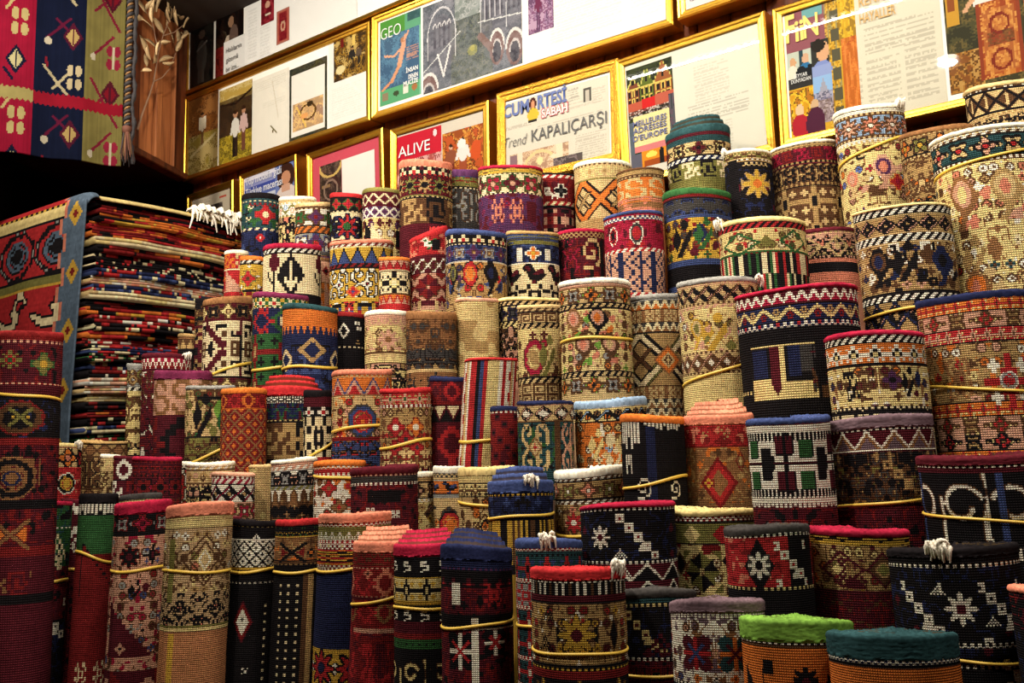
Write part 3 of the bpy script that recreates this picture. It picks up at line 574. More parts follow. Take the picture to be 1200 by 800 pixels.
        e2 = ((x + P / 2 - 3) % P) - P / 2; e2 = np.abs(np.abs(e2)); a2 = np.hypot(((x) % P) - P * .12, y - h * .72); S((a2 < 7) & (np.abs(((x) % P) - P * .12) < (y - h * .72 + 5) * .6) & (y < h * .8), 1)
    elif t == 'u': S((x % 7 < 1.5) & (y % 6 < 2), 1)
    elif t == 'p': S(x % 5 < 2, 1); (len(k) > 2) and S((x % 15 > 9) & (x % 5 < 2), 2)
    elif t == 'P':
        L = h * (.45 + .4 * np.abs(np.sin(np.floor(x / 3) * 1.9))); S((y < L) & (x % 3 < 2), 1); (len(k) > 2) and S((y >= h - 2), 2)
    elif t == 'i':
        v = np.random.RandomState(seed).rand(400)[(x.astype(int) // 2) % 400]
        for q in range(1, len(k)): S(v > .3 + (q - 1) * .7 / (len(k) - 1), q)
    elif t == 'l':
        v = (np.random.RandomState(seed).rand(200)[(y.astype(int)) % 200] + smooth_noise(x, y, 6, seed) * .6) / 1.6
        for q in range(1, len(k)): S(v > .3 + (q - 1) * .5 / max(1, len(k) - 1), q)
    elif t == 'y': S((x + y) % 2 == 0, 1); (len(k) > 2) and S(smooth_noise(x, y, 9, seed) > .62, 2)
    elif t == 'j':
        S(((x + y) % P < 1.5) | ((x - y) % P < 1.5), 1); S((((x + y) % P - P / 2).__abs__() < P * .2) & (((x - y) % P - P / 2).__abs__() < P * .2), 2)
    elif t == 'V':
        e = (x + 60) % P; w_ = P / len(k)
        for q in range(len(k)): S((e >= q * w_) & (e < (q + 1) * w_), q)
        m = (e > w_ * (len(k) - 4)) & (e < w_ * (len(k) - 2.2)) & (y % 16 < 9); S(m, len(k) - 1); S(m & (y % 16 > 1) & (y % 16 < 8) & (e > w_ * (len(k) - 4) + 1.5) & (e < w_ * (len(k) - 2.2) - 1.5), len(k) - 4)
    elif t == 'C':
        for cx, cy, r0, s_ in ((.22, .42, .28, 1), (.72, .42, .3, -1)):
            ex = (x % P) - P * cx; ey = y - h * cy; q = np.hypot(ex, ey); an = np.arctan2(ey, ex * s_)
            rr = h * r0 * (1 - (an + PI) / (2 * PI) * .55); S((np.abs(q - rr) < 1.7) & (an > -2.9), 1)
        S((np.abs((x % P) - P * .97 - np.sin(y * .15) * 2) < 2.2) | (np.abs((x % P) - P * .49) < 1.8) & (y > h * .3), 1); (len(k) > 2) and S(np.abs((x % P) - P * .12) < 2, 2)
    elif t == 'B':
        e = x % P; S((e > P*.08) & (e < P*.34) & (y > h*.2) & (y < h*.42), 1); S((e > P*.08) & (e < P*.34) & (y > h*.62) & (y < h*.84), 1)
        S((e > P*.4) & (e < P*.58) & (y > h*.3) & (y < h*.72), 3); S((e > P*.56) & (e < P*.64) & (y > h*.4) & (y < h*.6), 3)
        S((e > P*.7) & (y > h*.14) & (y < h*.38), 2); S((e > P*.7) & (y > h*.62) & (y < h*.86), 2); S((np.abs(e - P*.86) < 1.2) & (y > h*.1) & (y < h*.9), 3); S((np.abs(y - h*.5) < 1) & ((e < P*.4) | (e > P*.64)), 2)
        S((x % 3 == 0) & (((y > h*.1) & (y < h*.2)) | ((y > h*.84) & (y < h*.94))), 3)
    elif t.lstrip('*') in SPR:
        S_ = SPR[t.lstrip('*')]; ar = np.array([[0 if q == '.' else int(q) for q in row] for row in S_]); h0, w0 = ar.shape; sc = h / h0; up = 1
        while t[-1] == '_' and sc > up * 1.3: ar = epx(ar); up *= 2
        if len(parts_P) and P > 4 and parts_P[0]: wd = P
        else: wd = max(4, int(round(w0 * sc)))
        yi = np.clip((y * ar.shape[0] / h).astype(int), 0, ar.shape[0] - 1); xi = ((x + wd // 2) % wd * ar.shape[1] // wd).astype(int); v = ar[yi, xi]
        for q in range(1, 5): S(v == q, q)
    return out
parts_P = [0]
def epx(p):                       # doubles a motif and smooths its diagonals (columns wrap around)
    up = np.vstack([p[:1], p[:-1]]); dn = np.vstack([p[1:], p[-1:]]); lf = np.roll(p, 1, 1); rt = np.roll(p, -1, 1); o = np.zeros((p.shape[0] * 2, p.shape[1] * 2), int)
    o[0::2, 0::2] = np.where((lf == up) & (lf != dn) & (up != rt), up, p); o[0::2, 1::2] = np.where((up == rt) & (up != lf) & (rt != dn), rt, p)
    o[1::2, 0::2] = np.where((dn == lf) & (dn != rt) & (lf != up), lf, p); o[1::2, 1::2] = np.where((rt == dn) & (rt != up) & (dn != lf), dn, p)
    return o
LUM = PALA @ np.array([.3, .59, .11])
def outline(b, dark):             # thin contour between two light yarns, as weavers draw it
    e = np.zeros(b.shape, bool); e[:, 1:] |= b[:, 1:] != b[:, :-1]; e[1:] |= b[1:] != b[:-1]
    l = LUM[b]; e &= (l > .075)
    b = b.copy(); b[e] = dark; return b

def seen(t, x, y, h, c, P, seed):   # where a single motif lies over its ground: everything that is not its first yarn
    if t in 'sSil': return np.ones(x.shape, bool)
    al = 'kwRgybop'[:max(2, len(c))]; m = band(t, x, y, h, al, P, seed) != PIX['k']
    for i, q in enumerate(c):
        if i and q == '.': m &= band(t, x, y, h, al, P, seed) != PIX[al[i]]
    return m
SOFT = dict(k='nmk', m='rk', r='mR', R='rc', n='kb', b='nk', t='kg', g='tk', U='EuO', u='UmE', O='UcR', v='xnm', E='Uep', o='gEy', a='rRm', H='khn')
def filler(b, x, y, own, base, seed):  # small scattered blossoms, dots and tendrils that fill a plain field
    rs = np.random.RandomState(seed); bg = base[0]; light = LUM[PIX[bg]] > .22; b = b.copy()
    cand = [q for q in own if q != bg and q != 'k'] if light else list(SOFT.get(bg, 'mk')); cand = cand or ['E']
    if light:
        n = smooth_noise(np.abs(x) + 40, y + 9, 5.5, seed); b[np.abs(n - .5) < .035] = PIX['U' if bg in 'wWY' else 'u']
        n = smooth_noise(np.abs(x) + 140, y + 59, 4.0, seed + 3); b[n > .80] = PIX[cand[0]]
    else:
        n = smooth_noise(np.abs(x) + 40, y + 9, 4.5, seed); b[np.abs(n - .5) < .06] = PIX[cand[0]]
        n = smooth_noise(np.abs(x) + 140, y + 59, 4.0, seed + 3); b[n > .76] = PIX[cand[-1]]
    s = 8; gx = np.floor(np.abs(x) / s).astype(int); gy = np.floor(y / s).astype(int)
    rnd = rs.rand(64, 64, 4); g = rnd[gx % 64, gy % 64]
    dx = np.abs(x) - (gx + .5) * s - (g[..., 0] - .5) * 2; dy = y - (gy + .5) * s - (g[..., 1] - .5) * 2
    on = g[..., 2] < (.62 if light else .22); k = (g[..., 3] * len(cand)).astype(int); kinds = (g[..., 0] * 977 % 3).astype(int)
    sh = np.where(kinds == 0, np.hypot(dx, dy) < 2.5, np.where(kinds == 1, np.abs(dx) + np.abs(dy) < 2.4, (np.abs(dx) < 1.1) & (np.abs(dy) < 3) | (np.abs(dy) < 1.1) & (np.abs(dx) < 3)))
    rim = (np.hypot(dx, dy) < 3.4) & ~sh & (kinds != 2)
    if light: b[on & rim] = PIX['u']
    for i, q in enumerate(cand): b[on & sh & (k == i)] = PIX[q]
    if light: b[on & (np.hypot(dx, dy) < 1)] = PIX['u']
    return b
def pattern(spec, X, Y, kpx, seed):
    """stack the bands of a rug from its rim down; X, Y int knot coordinates (Y from the rim)"""
    out = np.zeros(X.shape, dtype=int); y0 = 0; alltk = spec.split(); toks = [q for q in alltk if q[0] != '@']; i = 0
    ymax = Y.max() + 1
    while y0 < ymax:
        if i < len(toks): tk = toks[i]
        else: tk = toks[-1 - ((i - len(toks)) % min(3, len(toks)))]
        parts = tk.split(':'); hd = parts[0]; j = len(hd)
        while hd[j-1].isdigit(): j -= 1
        t = hd[:j]; h = max(1, int(round(int(hd[j:]) / kpx))); P = max(4, int(round(int(parts[2]) / kpx))) if len(parts) > 2 else 0; sh = int(round(int(parts[3]) / kpx)) if len(parts) > 3 else 0
        rows = np.where((Y[:, 0] >= y0) & (Y[:, 0] < y0 + h))[0]; parts_P[0] = P
        if len(rows):
            b = band(t, X[rows] - sh, Y[rows] - y0, h, parts[1], P, seed + i * 7)
            if t == 's' and h > 14: b = filler(b, X[rows], Y[rows] - y0, c_ := [q for q in dict.fromkeys(''.join(p_.split(':')[1] for p_ in alltk)) if q in PIX], parts[1], seed + i)
            if h > 9 and (t in 'nMfFQvmXBxKC' or t[-1] == '_'): b = outline(b, PIX['k'] if i % 2 else PIX['u'])
            out[rows] = b
        y0 += h; i += 1
    for n_, tk in enumerate(q for q in alltk if q[0] == '@'):       # single motifs: @type+height:yarns:width:x:y of the centre, first yarn = see-through
        hd, cs, pw_, xc, yc = tk[1:].split(':'); j = len(hd)
        while hd[j-1].isdigit(): j -= 1
        t = hd[:j]; h = max(3, int(round(int(hd[j:]) / kpx))); P = max(4, int(round(int(pw_) / kpx))); xo = int(round(float(xc) / kpx)); yo = int(round(float(yc) / kpx)) - h // 2
        rows = np.where((Y[:, 0] >= yo) & (Y[:, 0] < yo + h))[0]; parts_P[0] = P
        if t in 'sS': cs = cs[1:] or cs
        if not len(rows): continue
        b = band(t, X[rows] - xo, Y[rows] - yo, h, cs, P, seed + 500 + n_); mk = seen(t, X[rows] - xo, Y[rows] - yo, h, cs, P, seed + 500 + n_); ok = (np.abs(X[rows] - xo) <= P // 2) & (mk)
        o_ = out[rows]; o_[ok] = b[ok]; out[rows] = o_
    return out

# ------------------------------------------------------------------ the rolled rugs
# id | x left, right, y of the rim, lowest y seen | distance from the lens plane to the row | rim yarn, depth px, s = telescoped | bands from the rim | elastic bands: px below rim, tilt px | options | label
RUGS = '''
F01|284,329,230,292|1.93|k,7|s3:t d2:tw s3:t s28:t b3:nw s40:n @f22:tRwR:24:2:20 @han6:kwr:7:-16:12 @han6:kwr:7:-19:26 @han6:kwr:7:19:30 @f9:nRWR:10:-4:48 @d3:kr:40:0:7|||dark teal rolled rug with red rosette, leftmost of the top row
F02|327,371,233,288|1.97|W,4|s4:e d2:We v14:WolpY:18 d2:Wo d2:eo n40:Yeopc|||pale cream and green rolled rug right beside the dark teal rosette one
F03|346,389,240,295|1.89|e,5|s3:u d2:uw f20:Wvrug:22 s2:k b8:uOe s2:k f22:hvRbW:20 s10:u|||cream rolled rug with violet flower border, third from left in the top row
F04|387,426,229,285|1.95|R,5|s18:k d2:kw s2:w f32:wRgnk:26 s10:r @f14:kRrg:14:-13:9 @f14:kRag:14:2:9 @f14:kRrg:14:16:9|||red and dark green rolled rug with a four-petal flower on cream
F05|424,472,224,300|1.97|o,5|s3:m K14:mw:14 s3:m K12:vW:12 s2:w s40:Y @step34:Yk.:34:-10:52 @step30:Yw.:24:-4:54 @s20:kk:6:18:56|||maroon rolled rug with white diamond chain and olive green rim
F06|467,531,192,300|1.93|c,9|d2:mw c9:wkRm d2:kR f24:mEkro:18 s2:o d2:ek s2:k tee30:uEke s20:m|||dark brown rolled rug with salmon rim, taller than those left of it
F07|513,563,202,272|1.96|v,9|s2:b n12:ogEr s2:k d2:kw *ram_40:HhoE s20:H|||grey-green rolled rug with violet rim under the red magazine cover frame
F08|560,636,199,274|1.92|a,4|l8:oyu d2:wk f22:wmpga:24 d2:wk s50:v @fig28:vcp.:16:-18:52 @fig28:vcp.:16:4:54 @peak10:.a.:10:-8:44 @s24:vm:14:24:54|||dark violet rolled rug with pink flower border on white and crimson rim
F09|621,675,206,274|1.93|k,3|b5:WR s2:r s28:r b5:wR s3:k r30:pkmr @f16:rWRk:12:-22:20 @f18:rkHW:16:14:21 @q24:rW.:30:-4:20|||red rolled rug with slanted white dotted band and eye motifs
F10|672,741,193,270|1.95|W,5|d3:eu s16:e s2:o X46:eOYE:46 s8:E @c12:eYEe:60:0:11|||straw coloured rolled rug with big orange crosses
F11|722,779,201,252|1.91|u,3|s6:E s2:u d2:eu s2:u *hook24:OeU:30 l30:OcU|||orange tan rolled rug with hooked motifs, left of the tallest dark teal roll
F12|779,856,154,226|1.97|t,9,s|s2:t s4:m s8:t f17:emkuY:26 s1:k b5:nW s2:k tee20:owk s20:o|||tall dark teal rolled rug with stepped top and beige flower band
F13|776,857,227,338|1.84|g,8|s4:r s2:k n20:Hbnk s4:b s48:y s8:b s10:k @leaf_44:yknm:46:-14:52 @leaf_38:ygkm:40:12:48 @s40:yu:14:32:50||Z.2|yellow rolled rug with big dark leaves and bright green rim
F14|847,904,179,262|1.95|W,4|n10:Eeuo d2:uW s2:E s80:k @f34:kyOE:36:4:40 @i60:kEke:14:-24:40 @d4:ke:30:4:16||T-1.2|dark rolled rug with gold medallion and cream rim in the top row
F15|902,983,172,272|1.95|W,4|d2:eu s3:E d2:Eu tee16:mar d3:Ek s2:m *ram_22:Eku d3:uE s2:k cross34:uEek:34|||maroon brown rolled rug with dark fretwork beneath the magazine cover
F16|976,1059,130,275|1.90|W,6|s2:u s5:W d3:eu s1:u f24:lcWBp:26 s1:u d3:eu s2:W d3:We s90:Y @pal_40:Ypvcp:40:14:80 @pal_34:Yecpe:36:-22:88 @f20:YRaOp:20:24:92 @bird_14:Yke:18:-16:58|54,14|T1.0|tall cream rolled rug with lilac flower border below the right-hand frame
F17|1055,1140,155,250|1.96|U,6|d3:Ue f22:EOyuo:24 s1:k d3:eu n50:EOUe|||rusty brown floral rolled rug just right of the tall lilac bordered one
F18|1133,1250,103,160|1.98|e,6|d3:uWu s3:k x26:ekue:24 s3:k d4:eE n30:eEu|||beige rolled rug with black cross fretwork, highest at the right edge
F19|1093,1217,157,350|1.82|W,6|d4:We b4:uW s1:k f24:tpRYe:30 s1:k d4:Wu s2:u s170:Y @pal_64:YUpYcE:54:-26:86 @pal_60:YEecp:54:22:82 @leaf_50:YEUe:50:-20:150 @M50:YuEwe:34:46:150 @pal_50:YUOce:50:-24:190|40,9|k2.4|large pale floral rolled rug with teal flower band at the right edge
E01|263,292,295,347|1.88|W,4|tee20:ROe s2:w *step26:RpO:26 s20:R|||narrow brick red rolled rug with white rim beside the kilim stack
E02|281,313,302,350|1.80|O,5|b5:kW s1:k s30:y s2:k r30:yrk @f20:yRuo:20:-2:22 @f10:yRko:10:-12:40|||mustard rolled rug with a red flower and black and white rope line
E03|309,377,289,347|1.83|a,6|b6:kW s1:k *stem48:wkm:62:-6 s10:k m40:kmW|||white and black rolled rug with tulip stems and crimson rim
E04|354,388,296,356|1.86|H,5|l6:hUv s2:u s6:p m12:pUrk:12 s8:p s2:U *step26:OpU:20|||dusty pink and orange rolled rug with a row of small dark diamonds
E05|386,463,285,366|1.83|c,5|b4:rW s2:Y t20:ybk:16 b4:rk s1:k *ram_34:yWR:34 s4:y r30:yRWkb @f14:yRbO:16:-14:58 @s40:mm:10:26:44|||yellow rolled rug with blue triangles under a salmon rim
E06|444,481,303,365|1.76|O,4|t12:pRr:9 s2:w s1:u *wheel26:wkY:22 s1:u t10:OpR:9 s10:R|||small orange rolled rug with rows of tiny triangles and dark scrollwork
E07|479,526,274,366|1.82|R,7|s22:R s4:m x16:mWRm:14 s2:m Q32:prmW:34 r30:epm @bird_16:RWg:24:2:8 @s12:Rk:10:10:12||W.35|coral red rolled rug with pinwheel star and uneven slanting top
E08|521,595,274,360|1.83|b,6|s2:b c9:wkRk s1:k d2:kw f20:nvEbh:18 s2:W s40:E @M32:EkRO:20:-4:48 @pal_36:EkoH:24:-26:52 @pal_40:Ekkn:30:24:52|||navy and gold rolled rug with bright blue rim
E09|592,656,274,350|1.84|E,4|l14:Hbo s22:n s2:W *bird_24:wkm:30 fig24:wkm @f17:nOyW:20:0:24 @s16:nW:4:-16:26 @s14:nW:4:18:25|||dark blue rolled rug with orange starburst and olive brown top
E10|651,709,272,342|1.86|a,4|d7:mE s70:m @spk40:me:22:14:28 @s40:mk:8:28:34 @n40:mra:26:-14:28|||wine red rolled rug with a single beige hook shape
E11|707,777,252,346|1.78|b,4|s3:a d4:Wbr s34:a b5:WR kk24:pnkR @M28:aWHR:17:2:24 @M24:aWRk:14:-28:26|||red rolled rug with oval medallions between slanted stripes and blue rim
E12|840,944,262,345|1.80|Y,6|b9:RkW s2:Y s26:Y s2:g d2:gr i24:kgRwk @K28:Yg:50:-32:26 @m16:Yuo:14:0:25 @K28:Yg:40:34:24||T-1.25|yellow and green rolled rug with lime rim and red rope border
E13|909,1004,274,330|1.81|m,5|d3:pe n30:pcpe s5:c s12:k l20:pc @K26:ceeW:30:-14:18 @K26:ceeW:30:20:18|||faded pink rolled rug with pale diamonds and thin dark rim
E14|1001,1110,246,390|1.75|Y,4|b8:kW s2:k s2:e m20:EnpkE:24 s2:e b8:kW s2:e s56:E s3:k b7:kW s2:k m30:EnpkE:24 @pal_46:Ekunk:46:-32:70 @leaf_48:Ekunk:52:4:66 @pal_46:Ennku:46:40:74 @q56:Ek.:50:4:74|124,4|k2.3|navy and beige rolled rug with diamond band, leafy motifs and straw rim
D00|209,240,393,420|1.73|E,3|s3:U t12:uE:9 s20:k|||small brown rolled rug with tan triangles against the kilim stack
D01|229,252,350,440|1.72|k,4|n30:kEou r60:kEm|||narrow blackish rolled rug behind the cream one with hooked crosses
D02|239,300,351,453|1.64|U,8|f20:mYeuk:18 s2:m *box64:wmku:60:2 s1:k f20:mYeu:18 s10:k|84,10||cream rolled rug with hooked crosses and brown rim beside the kilim stack
D03|296,362,346,452|1.68|x,6|d2:wk c10:wgRy d2:kw geo30:nRgw cross40:grkE|88,2||multicoloured dark rolled rug with mauve rim and chequered white line
D04|331,397,360,457|1.60|t,6|s18:O t12:On:8 s12:n s50:n @m32:neEn:36:2:48 @m26:newn:22:36:58 @m26:newn:22:-34:58 @fig18:nn.:10:2:48|73,0||blue rolled rug with orange top and beige triangles, teal rim
D05|388,429,368,457|1.64|r,5|S34:k S1:k d2:kw S50:k @K18:kW:12:-6:18 @han5:kWk:6:10:8 @han5:kWk:6:14:14 @peak6:kE:8:10:30|||near black rolled rug with one white diamond and dark red rim
D06|427,478,366,456|1.64|W,5|s6:p n8:peU s2:e s30:Y s1:u t10:eY:10 s1:u n40:YEUp @f26:YpUe:26:4:30 @m18:YEe:16:-18:32 @m18:YEe:16:26:32|||pale tan floral rolled rug with cream rim beside the fuzzy brown one
D07|476,536,367,456|1.60|U,9|n36:UEuH n24:HUuE s3:e n30:UHe|||fuzzy brown rolled rug with worn grey band
D08|534,585,351,444|1.66|p,4|y110:eYE|||plain straw coloured rolled rug without any pattern
D09|582,657,351,432|1.71|Y,4|b6:ek s1:k f16:YkHnk:20 s1:k b6:Yk n40:pYEu|||cream rolled rug with black flowers, mostly hidden behind the meander one
D10|606,660,359,470|1.61|e,4|b5:eu s1:k key12:eum s1:k b6:ek s56:Y s1:k b6:ek key12:eum @M46:YuaE:30:-6:58 @leaf_46:Yoeu:36:18:56|||cream rolled rug with dark meander border and red medallion
D11|654,739,331,471|1.63|W,6|s4:p s2:U f18:eOkGh:22 s1:k b4:ek s1:k s70:Y s1:k b4:ek s1:k f18:eOkGh:22 s4:e @pal_36:YUpcG:36:-18:48 @pal_34:YkpOc:36:12:46 @pal_36:YupcG:36:-6:78 @pal_34:Yupec:34:24:76 @v10:.u:28:0:60|70,0||tall honey coloured floral rolled rug with white rim at the centre
D12|733,800,348,487|1.65|h,5|s3:h z11:HwO:10 s1:k kk14:eUw s2:u z11:HwU:10 s1:k X60:Ewou:62:14 s2:u kk14:eUw z11:HwU:10 @m36:EUOe:38:16:74 @K12:EuY:10:16:74|||beige and brown rolled rug with large pale X and hooked borders
D13|792,890,330,487|1.68|h,6|d4:pe m20:eUpe:18 d3:eu b4:ep s50:Y d3:eu m20:epUW:18 d3:eu s20:Y @leaf_44:Yyeo:56:-2:58 @pal_36:Yyeop:30:-30:60 @pal_34:Yuoep:32:30:54|108,13|T1.3|pale yellow floral rolled rug with lilac grey rim and white tuft
D14|862,1002,341,490|1.53|a,5|s2:m z13:mWa:14 s2:m s1:k v18:nYEr:30 s2:k d6:nWR s2:k S66:k s2:k d4:kY s20:k @S62:kY:84:-20:94 @S36:kk:26:-50:82 @S32:kn:20:-50:82 @S44:km:8:-30:86 @S50:km:5:-28:90 @m16:Ykm:10:-29:114 @S40:kk:34:0:84 @S34:kn:12:-8:82 @S30:kH:14:6:80 @n52:kmHu:60:40:92 @S62:kk:3:22:94 @S14:.u:40:40:118||k2.6|wide crimson rimmed rolled rug with navy and maroon blocks on a black ground
D15|966,1080,392,492|1.42|a,6|b8:kW s2:k s1:O wheel20:OWkY:24 s3:k s46:Y d3:wk r20:kw @tee34:Yku:34:-22:58 @f24:Yvku:22:16:52 @leaf_34:Yknm:30:40:54 @K20:Yum:12:-44:58||k2.3|black, orange and cream rolled rug with crimson rim at right
D16|1074,1214,348,533|1.50|n,9|cross14:ORYu:14 s2:k f18:pRUYE:30 s2:k cross14:RpYu:14 s2:k s66:E s2:k cross14:ORYu:14 s2:k f18:pRUYE:30 @cross60:ERWh:52:16:96 @M22:RWhR:22:16:96 @ram_46:EUrR:30:-36:90|112,-8|k2.4|large rust and tan rolled rug with red cross medallion and navy rim
C01|149,172,427,530|1.53|h,4|v24:hYoE:20 b5:kW n60:YEpo|||narrow grey-green rolled rug touching the lower kilim stack
C02|168,224,416,530|1.55|m,5|z13:aWr:8 s3:m n40:mraW n60:mWr||T.9|dark red rolled rug with white zigzag under its rim
C03|182,249,436,540|1.45|x,10|hook42:pUm:30 s3:m geo60:mrk|||pink and maroon rolled rug with thick violet rim
C04|218,276,453,541|1.41|h,4|s56:e s2:k n30:okE @leaf_50:ekGo:40:-6:30 @leaf_44:egkr:34:20:36 @s3:kk:40:0:10|80,12||cream rolled rug with green leaves and blue-black scrolls
C05|260,313,456,547|1.39|O,6|geo18:rRO s2:O j60:rUO:16|||rust red rolled rug with faint lozenge lattice
C06|306,380,455,540|1.45|R,11,s|han9:WkR n20:ngmR d2:Yk s2:k tee40:EukyY s10:k|||black and gold rolled rug with telescoped raspberry red top
C07|356,394,458,540|1.41|k,8|s12:m c10:WkRk s1:k fig46:wkO:26 s8:R|70,12||small cream and red rolled rug with dark rim right of the raspberry topped one
C08|389,460,435,541|1.44|c,6|d4:eO t20:OpbR:22 s2:U s46:e s4:r n30:bUR @M40:eHbR:38:-2:54 @f16:bRO:16:-2:54 @m40:er.:8:-30:54 @m40:er.:8:28:54|66,4||tan rolled rug with slate blue octagon and salmon rim
C09|444,507,456,548|1.39|R,5|s2:R cross14:RpEg:18 d3:rW s50:E n20:erU @f22:ERWr:22:-12:40 @f22:EOWr:22:12:40 @f20:ERHr:20:0:54 @f18:ERHr:18:-14:64 @f18:ERHr:18:14:64|64,6||red and tan rolled rug with large red blossom
C10|503,552,443,551|1.45|n,5|geo24:mrR s4:r s1:k z17:wmk:16 s1:k s4:m geo40:mrR|||dark wine rolled rug with cream zigzag stripe and navy rim
C11|534,598,422,547|1.42|R,3|V130:RRkbRYYYWRWReW:62:4|95,0|LL|flat-woven roll with red, navy and yellow upright stripes
C12|574,608,477,548|1.37|n,5|d3:rW q66:rm.:24|||small plain dark red rolled rug with navy rim
C13|605,673,471,558|1.39|n,4|s1:p m18:eRpW:22 s2:u s70:t s2:p @ram_54:tep:40:-10:50 @K24:tUR:18:-10:50 @s70:tu:3:16:52 @ram_54:tpe:26:34:50|||dark teal rolled rug with cream scrolled medallion and navy rim
C14|671,760,469,550|1.44|l,9|s2:W v15:YlUO:24 s2:k s60:O s8:e @leaf_34:OYwek:34:-14:42 @pal_34:OYeuk:34:16:50 @leaf_30:OwYek:30:6:62|||orange and cream floral rolled rug with fluffy pale blue rim
C15|726,803,488,592|1.31|O,8|S110:k @P34:.W:30:-28:18 @P12:.W:50:16:4 @s110:kn:10:0:60 @P26:.W:10:-30:50 @spk26:kW:16:-10:76 @spk22:kW:14:28:78|76,8||black rolled rug with white fringe pattern and orange rim
C16|799,883,487,597|1.36|c,11,s|s26:R s2:r s80:U @m60:UrRU:44:-8:68 @f12:UyRr:12:-20:68 @han7:REr:7:-20:12 @han7:REr:7:4:14 @han7:REr:7:-2:6 @K24:UrY:14:20:44|||brick red rolled rug with telescoped pink top and serrated lozenge
C17|875,972,490,615|1.29|b,7|s2:m B86:Wgmk:68:4 s3:W P6:mW s40:m||k2.4|white rolled rug with green and maroon blocks, blue rim
C18|968,1090,489,624|1.32|q,14|d3:Wk t22:mUWq:30 s1:W s2:m n56:kouHE s40:m @q40:.E.:50:20:56|97,5|k2.4|dark olive rolled rug with thick furry plum rim
C19|1077,1240,533,670|1.25|m,10|d4:kW s6:m C82:kWb:110 P16:kW s30:k|72,-6|k2.6|black rolled rug with big cream scrolls at the right edge
B01|94,150,517,580|1.42|E,3|s1:k m14:EukU:16 s2:u ram_34:uEe:30 s2:u m14:EukU:16|||small brown and tan geometric rolled rug beneath the kilim stack
B02|56,96,520,592|1.31|Y,4|s2:c f22:eOcYR:22 s2:R s38:R s5:O @M26:RWky:22:0:42|0|T.9|small cream and red rolled rug with white side fringe, far left
B03|118,142,533,577|1.39|W,3|s3:e v14:eYu:16 n30:eEY|||small cream rolled rug peeking out left of the wine red ones
B04|134,166,535,586|1.38|m,3|geo24:mrW s2:k tee30:mWr|||dark wine rolled rug with few white dots, left of the low middle row
B05|156,214,536,588|1.33|a,4|d3:mr s3:m cross14:rmk f22:mrka:20|||deep crimson rolled rug with faint round flowers in the low middle row
B06|191,225,541,588|1.35|W,4|d4:Wu s1:k ram_38:RWE:28 s10:R|||cream and red rolled rug with white scrolling flowers on red
B07|219,276,542,590|1.33|W,4|b5:We s1:u v14:eEpu:20 s1:u d2:eu n30:YeEp|||cream rolled rug with beige vine border in the low middle row
B08|249,299,554,609|1.27|p,4|d3:Wr b6:aW s1:k K19:WaE:18 f20:paWe:18|||white and raspberry rolled rug with lattice of lozenges
B09|292,325,545,610|1.36|e,3|y70:eEY|||small plain beige rolled rug in the low middle row
B10|318,372,538,610|1.34|W,4|s4:p b5:Wp s1:h n15:hWop s1:k b5:ho f50:WUkWu:12 @f8:WUe:10:-14:44 @f8:WUe:10:2:50 @f8:WUe:10:14:44 @f8:WUe:10:-8:58 @f8:WUe:10:10:60|||cream rolled rug dotted with small brown blossoms and grey border
B11|367,430,540,607|1.34|O,6|d5:OW s4:R d3:RW s50:W @f20:WRUu:20:-16:26 @f18:WRUO:18:10:24 @f18:WURu:18:-4:48 @s24:Wk:14:24:44|20,-3||orange red and cream rolled rug with narrow rubber band near its top
B12|411,490,547,622|1.29|m,8|d3:mp n8:Hkm d3:mW s60:m @han10:mWk:10:-4:26 @han10:mWk:10:10:26 @han9:mWk:9:-12:44 @han9:mWk:9:18:46 @s14:.k:40:4:26|||black and maroon rolled rug with tiny white crosses
B13|465,510,554,624|1.30|W,5|s6:E s1:k f17:epukE:22 s1:k d4:We s36:Y @f26:YyUe:26:-8:46 @f10:Yuk:10:14:42 @f14:Yeu:14:16:60|||honey beige rolled rug with brown edged yellow blossoms
B14|507,546,547,627|1.36|W,7|d6:eH s3:e s1:h *bird_14:Okb:22 s1:k s4:h s8:e s50:e @M34:ekRO:30:2:60|||cream rolled rug with an orange strip of little animals
B15|536,606,548,634|1.31|Y,9|s2:k s8:Y s1:k cross14:Yuk:18 s2:k s66:e @K30:euO:26:-8:58 @K18:eku:14:-8:58 @K14:ekU:12:18:44 @m10:euO:8:-18:38 @m10:euO:8:16:64 @K24:euU:20:22:70|44,-5||yellowish beige rolled rug with nested diamonds and rubber band
B16|570,650,563,642|1.23|b,14,s|s2:k d3:ky s26:n s2:k i50:yukyk|40,2|T.3|navy fleecy stepped-top rolled rug with striped gold lower part
B17|648,732,549,634|1.32|W,9|b5:uW s1:k f19:EcWUo:26 s1:k b5:uW s40:E @f24:ERWup:26:-18:52 @f22:ERYu:24:14:56|75,0||tan floral rolled rug with thick white rim below the pale blue rimmed one
A01|679,792,590,692|1.19|a,5|d4:kW s54:k d3:kW t18:mkW:40 @q50:kWr:62:10:30 @f28:kWmk:28:-34:32 @peak10:kW:14:-10:50 @t14:rk:24:36:18 @peak12:mW:18:-6:70||k2.3|black rolled rug with diagonal chain of white squares and crimson rim
A02|779,886,596,702|1.21|Y,7|d7:rW s2:k s22:o s2:k s56:Y @m18:okY:20:-22:20 @m18:okR:20:14:20 @Q46:Yokw:44:-12:62 @m26:Yuk:20:-40:52 @m26:Ykm:20:22:50 @Q30:Ykuw:30:40:66||k2.3|beige rolled rug with black and cream eight-point star and cream rim
A03|848,948,616,725|1.14|H,9|d3:kW s54:R d3:kY s20:k @m60:Rkkk:34:-12:34 @f30:kWkH:24:-12:34 @s54:Rk:40:44:30 @q50:kWR:40:28:32||k2.3|red and black rolled rug with white star, slate grey rim
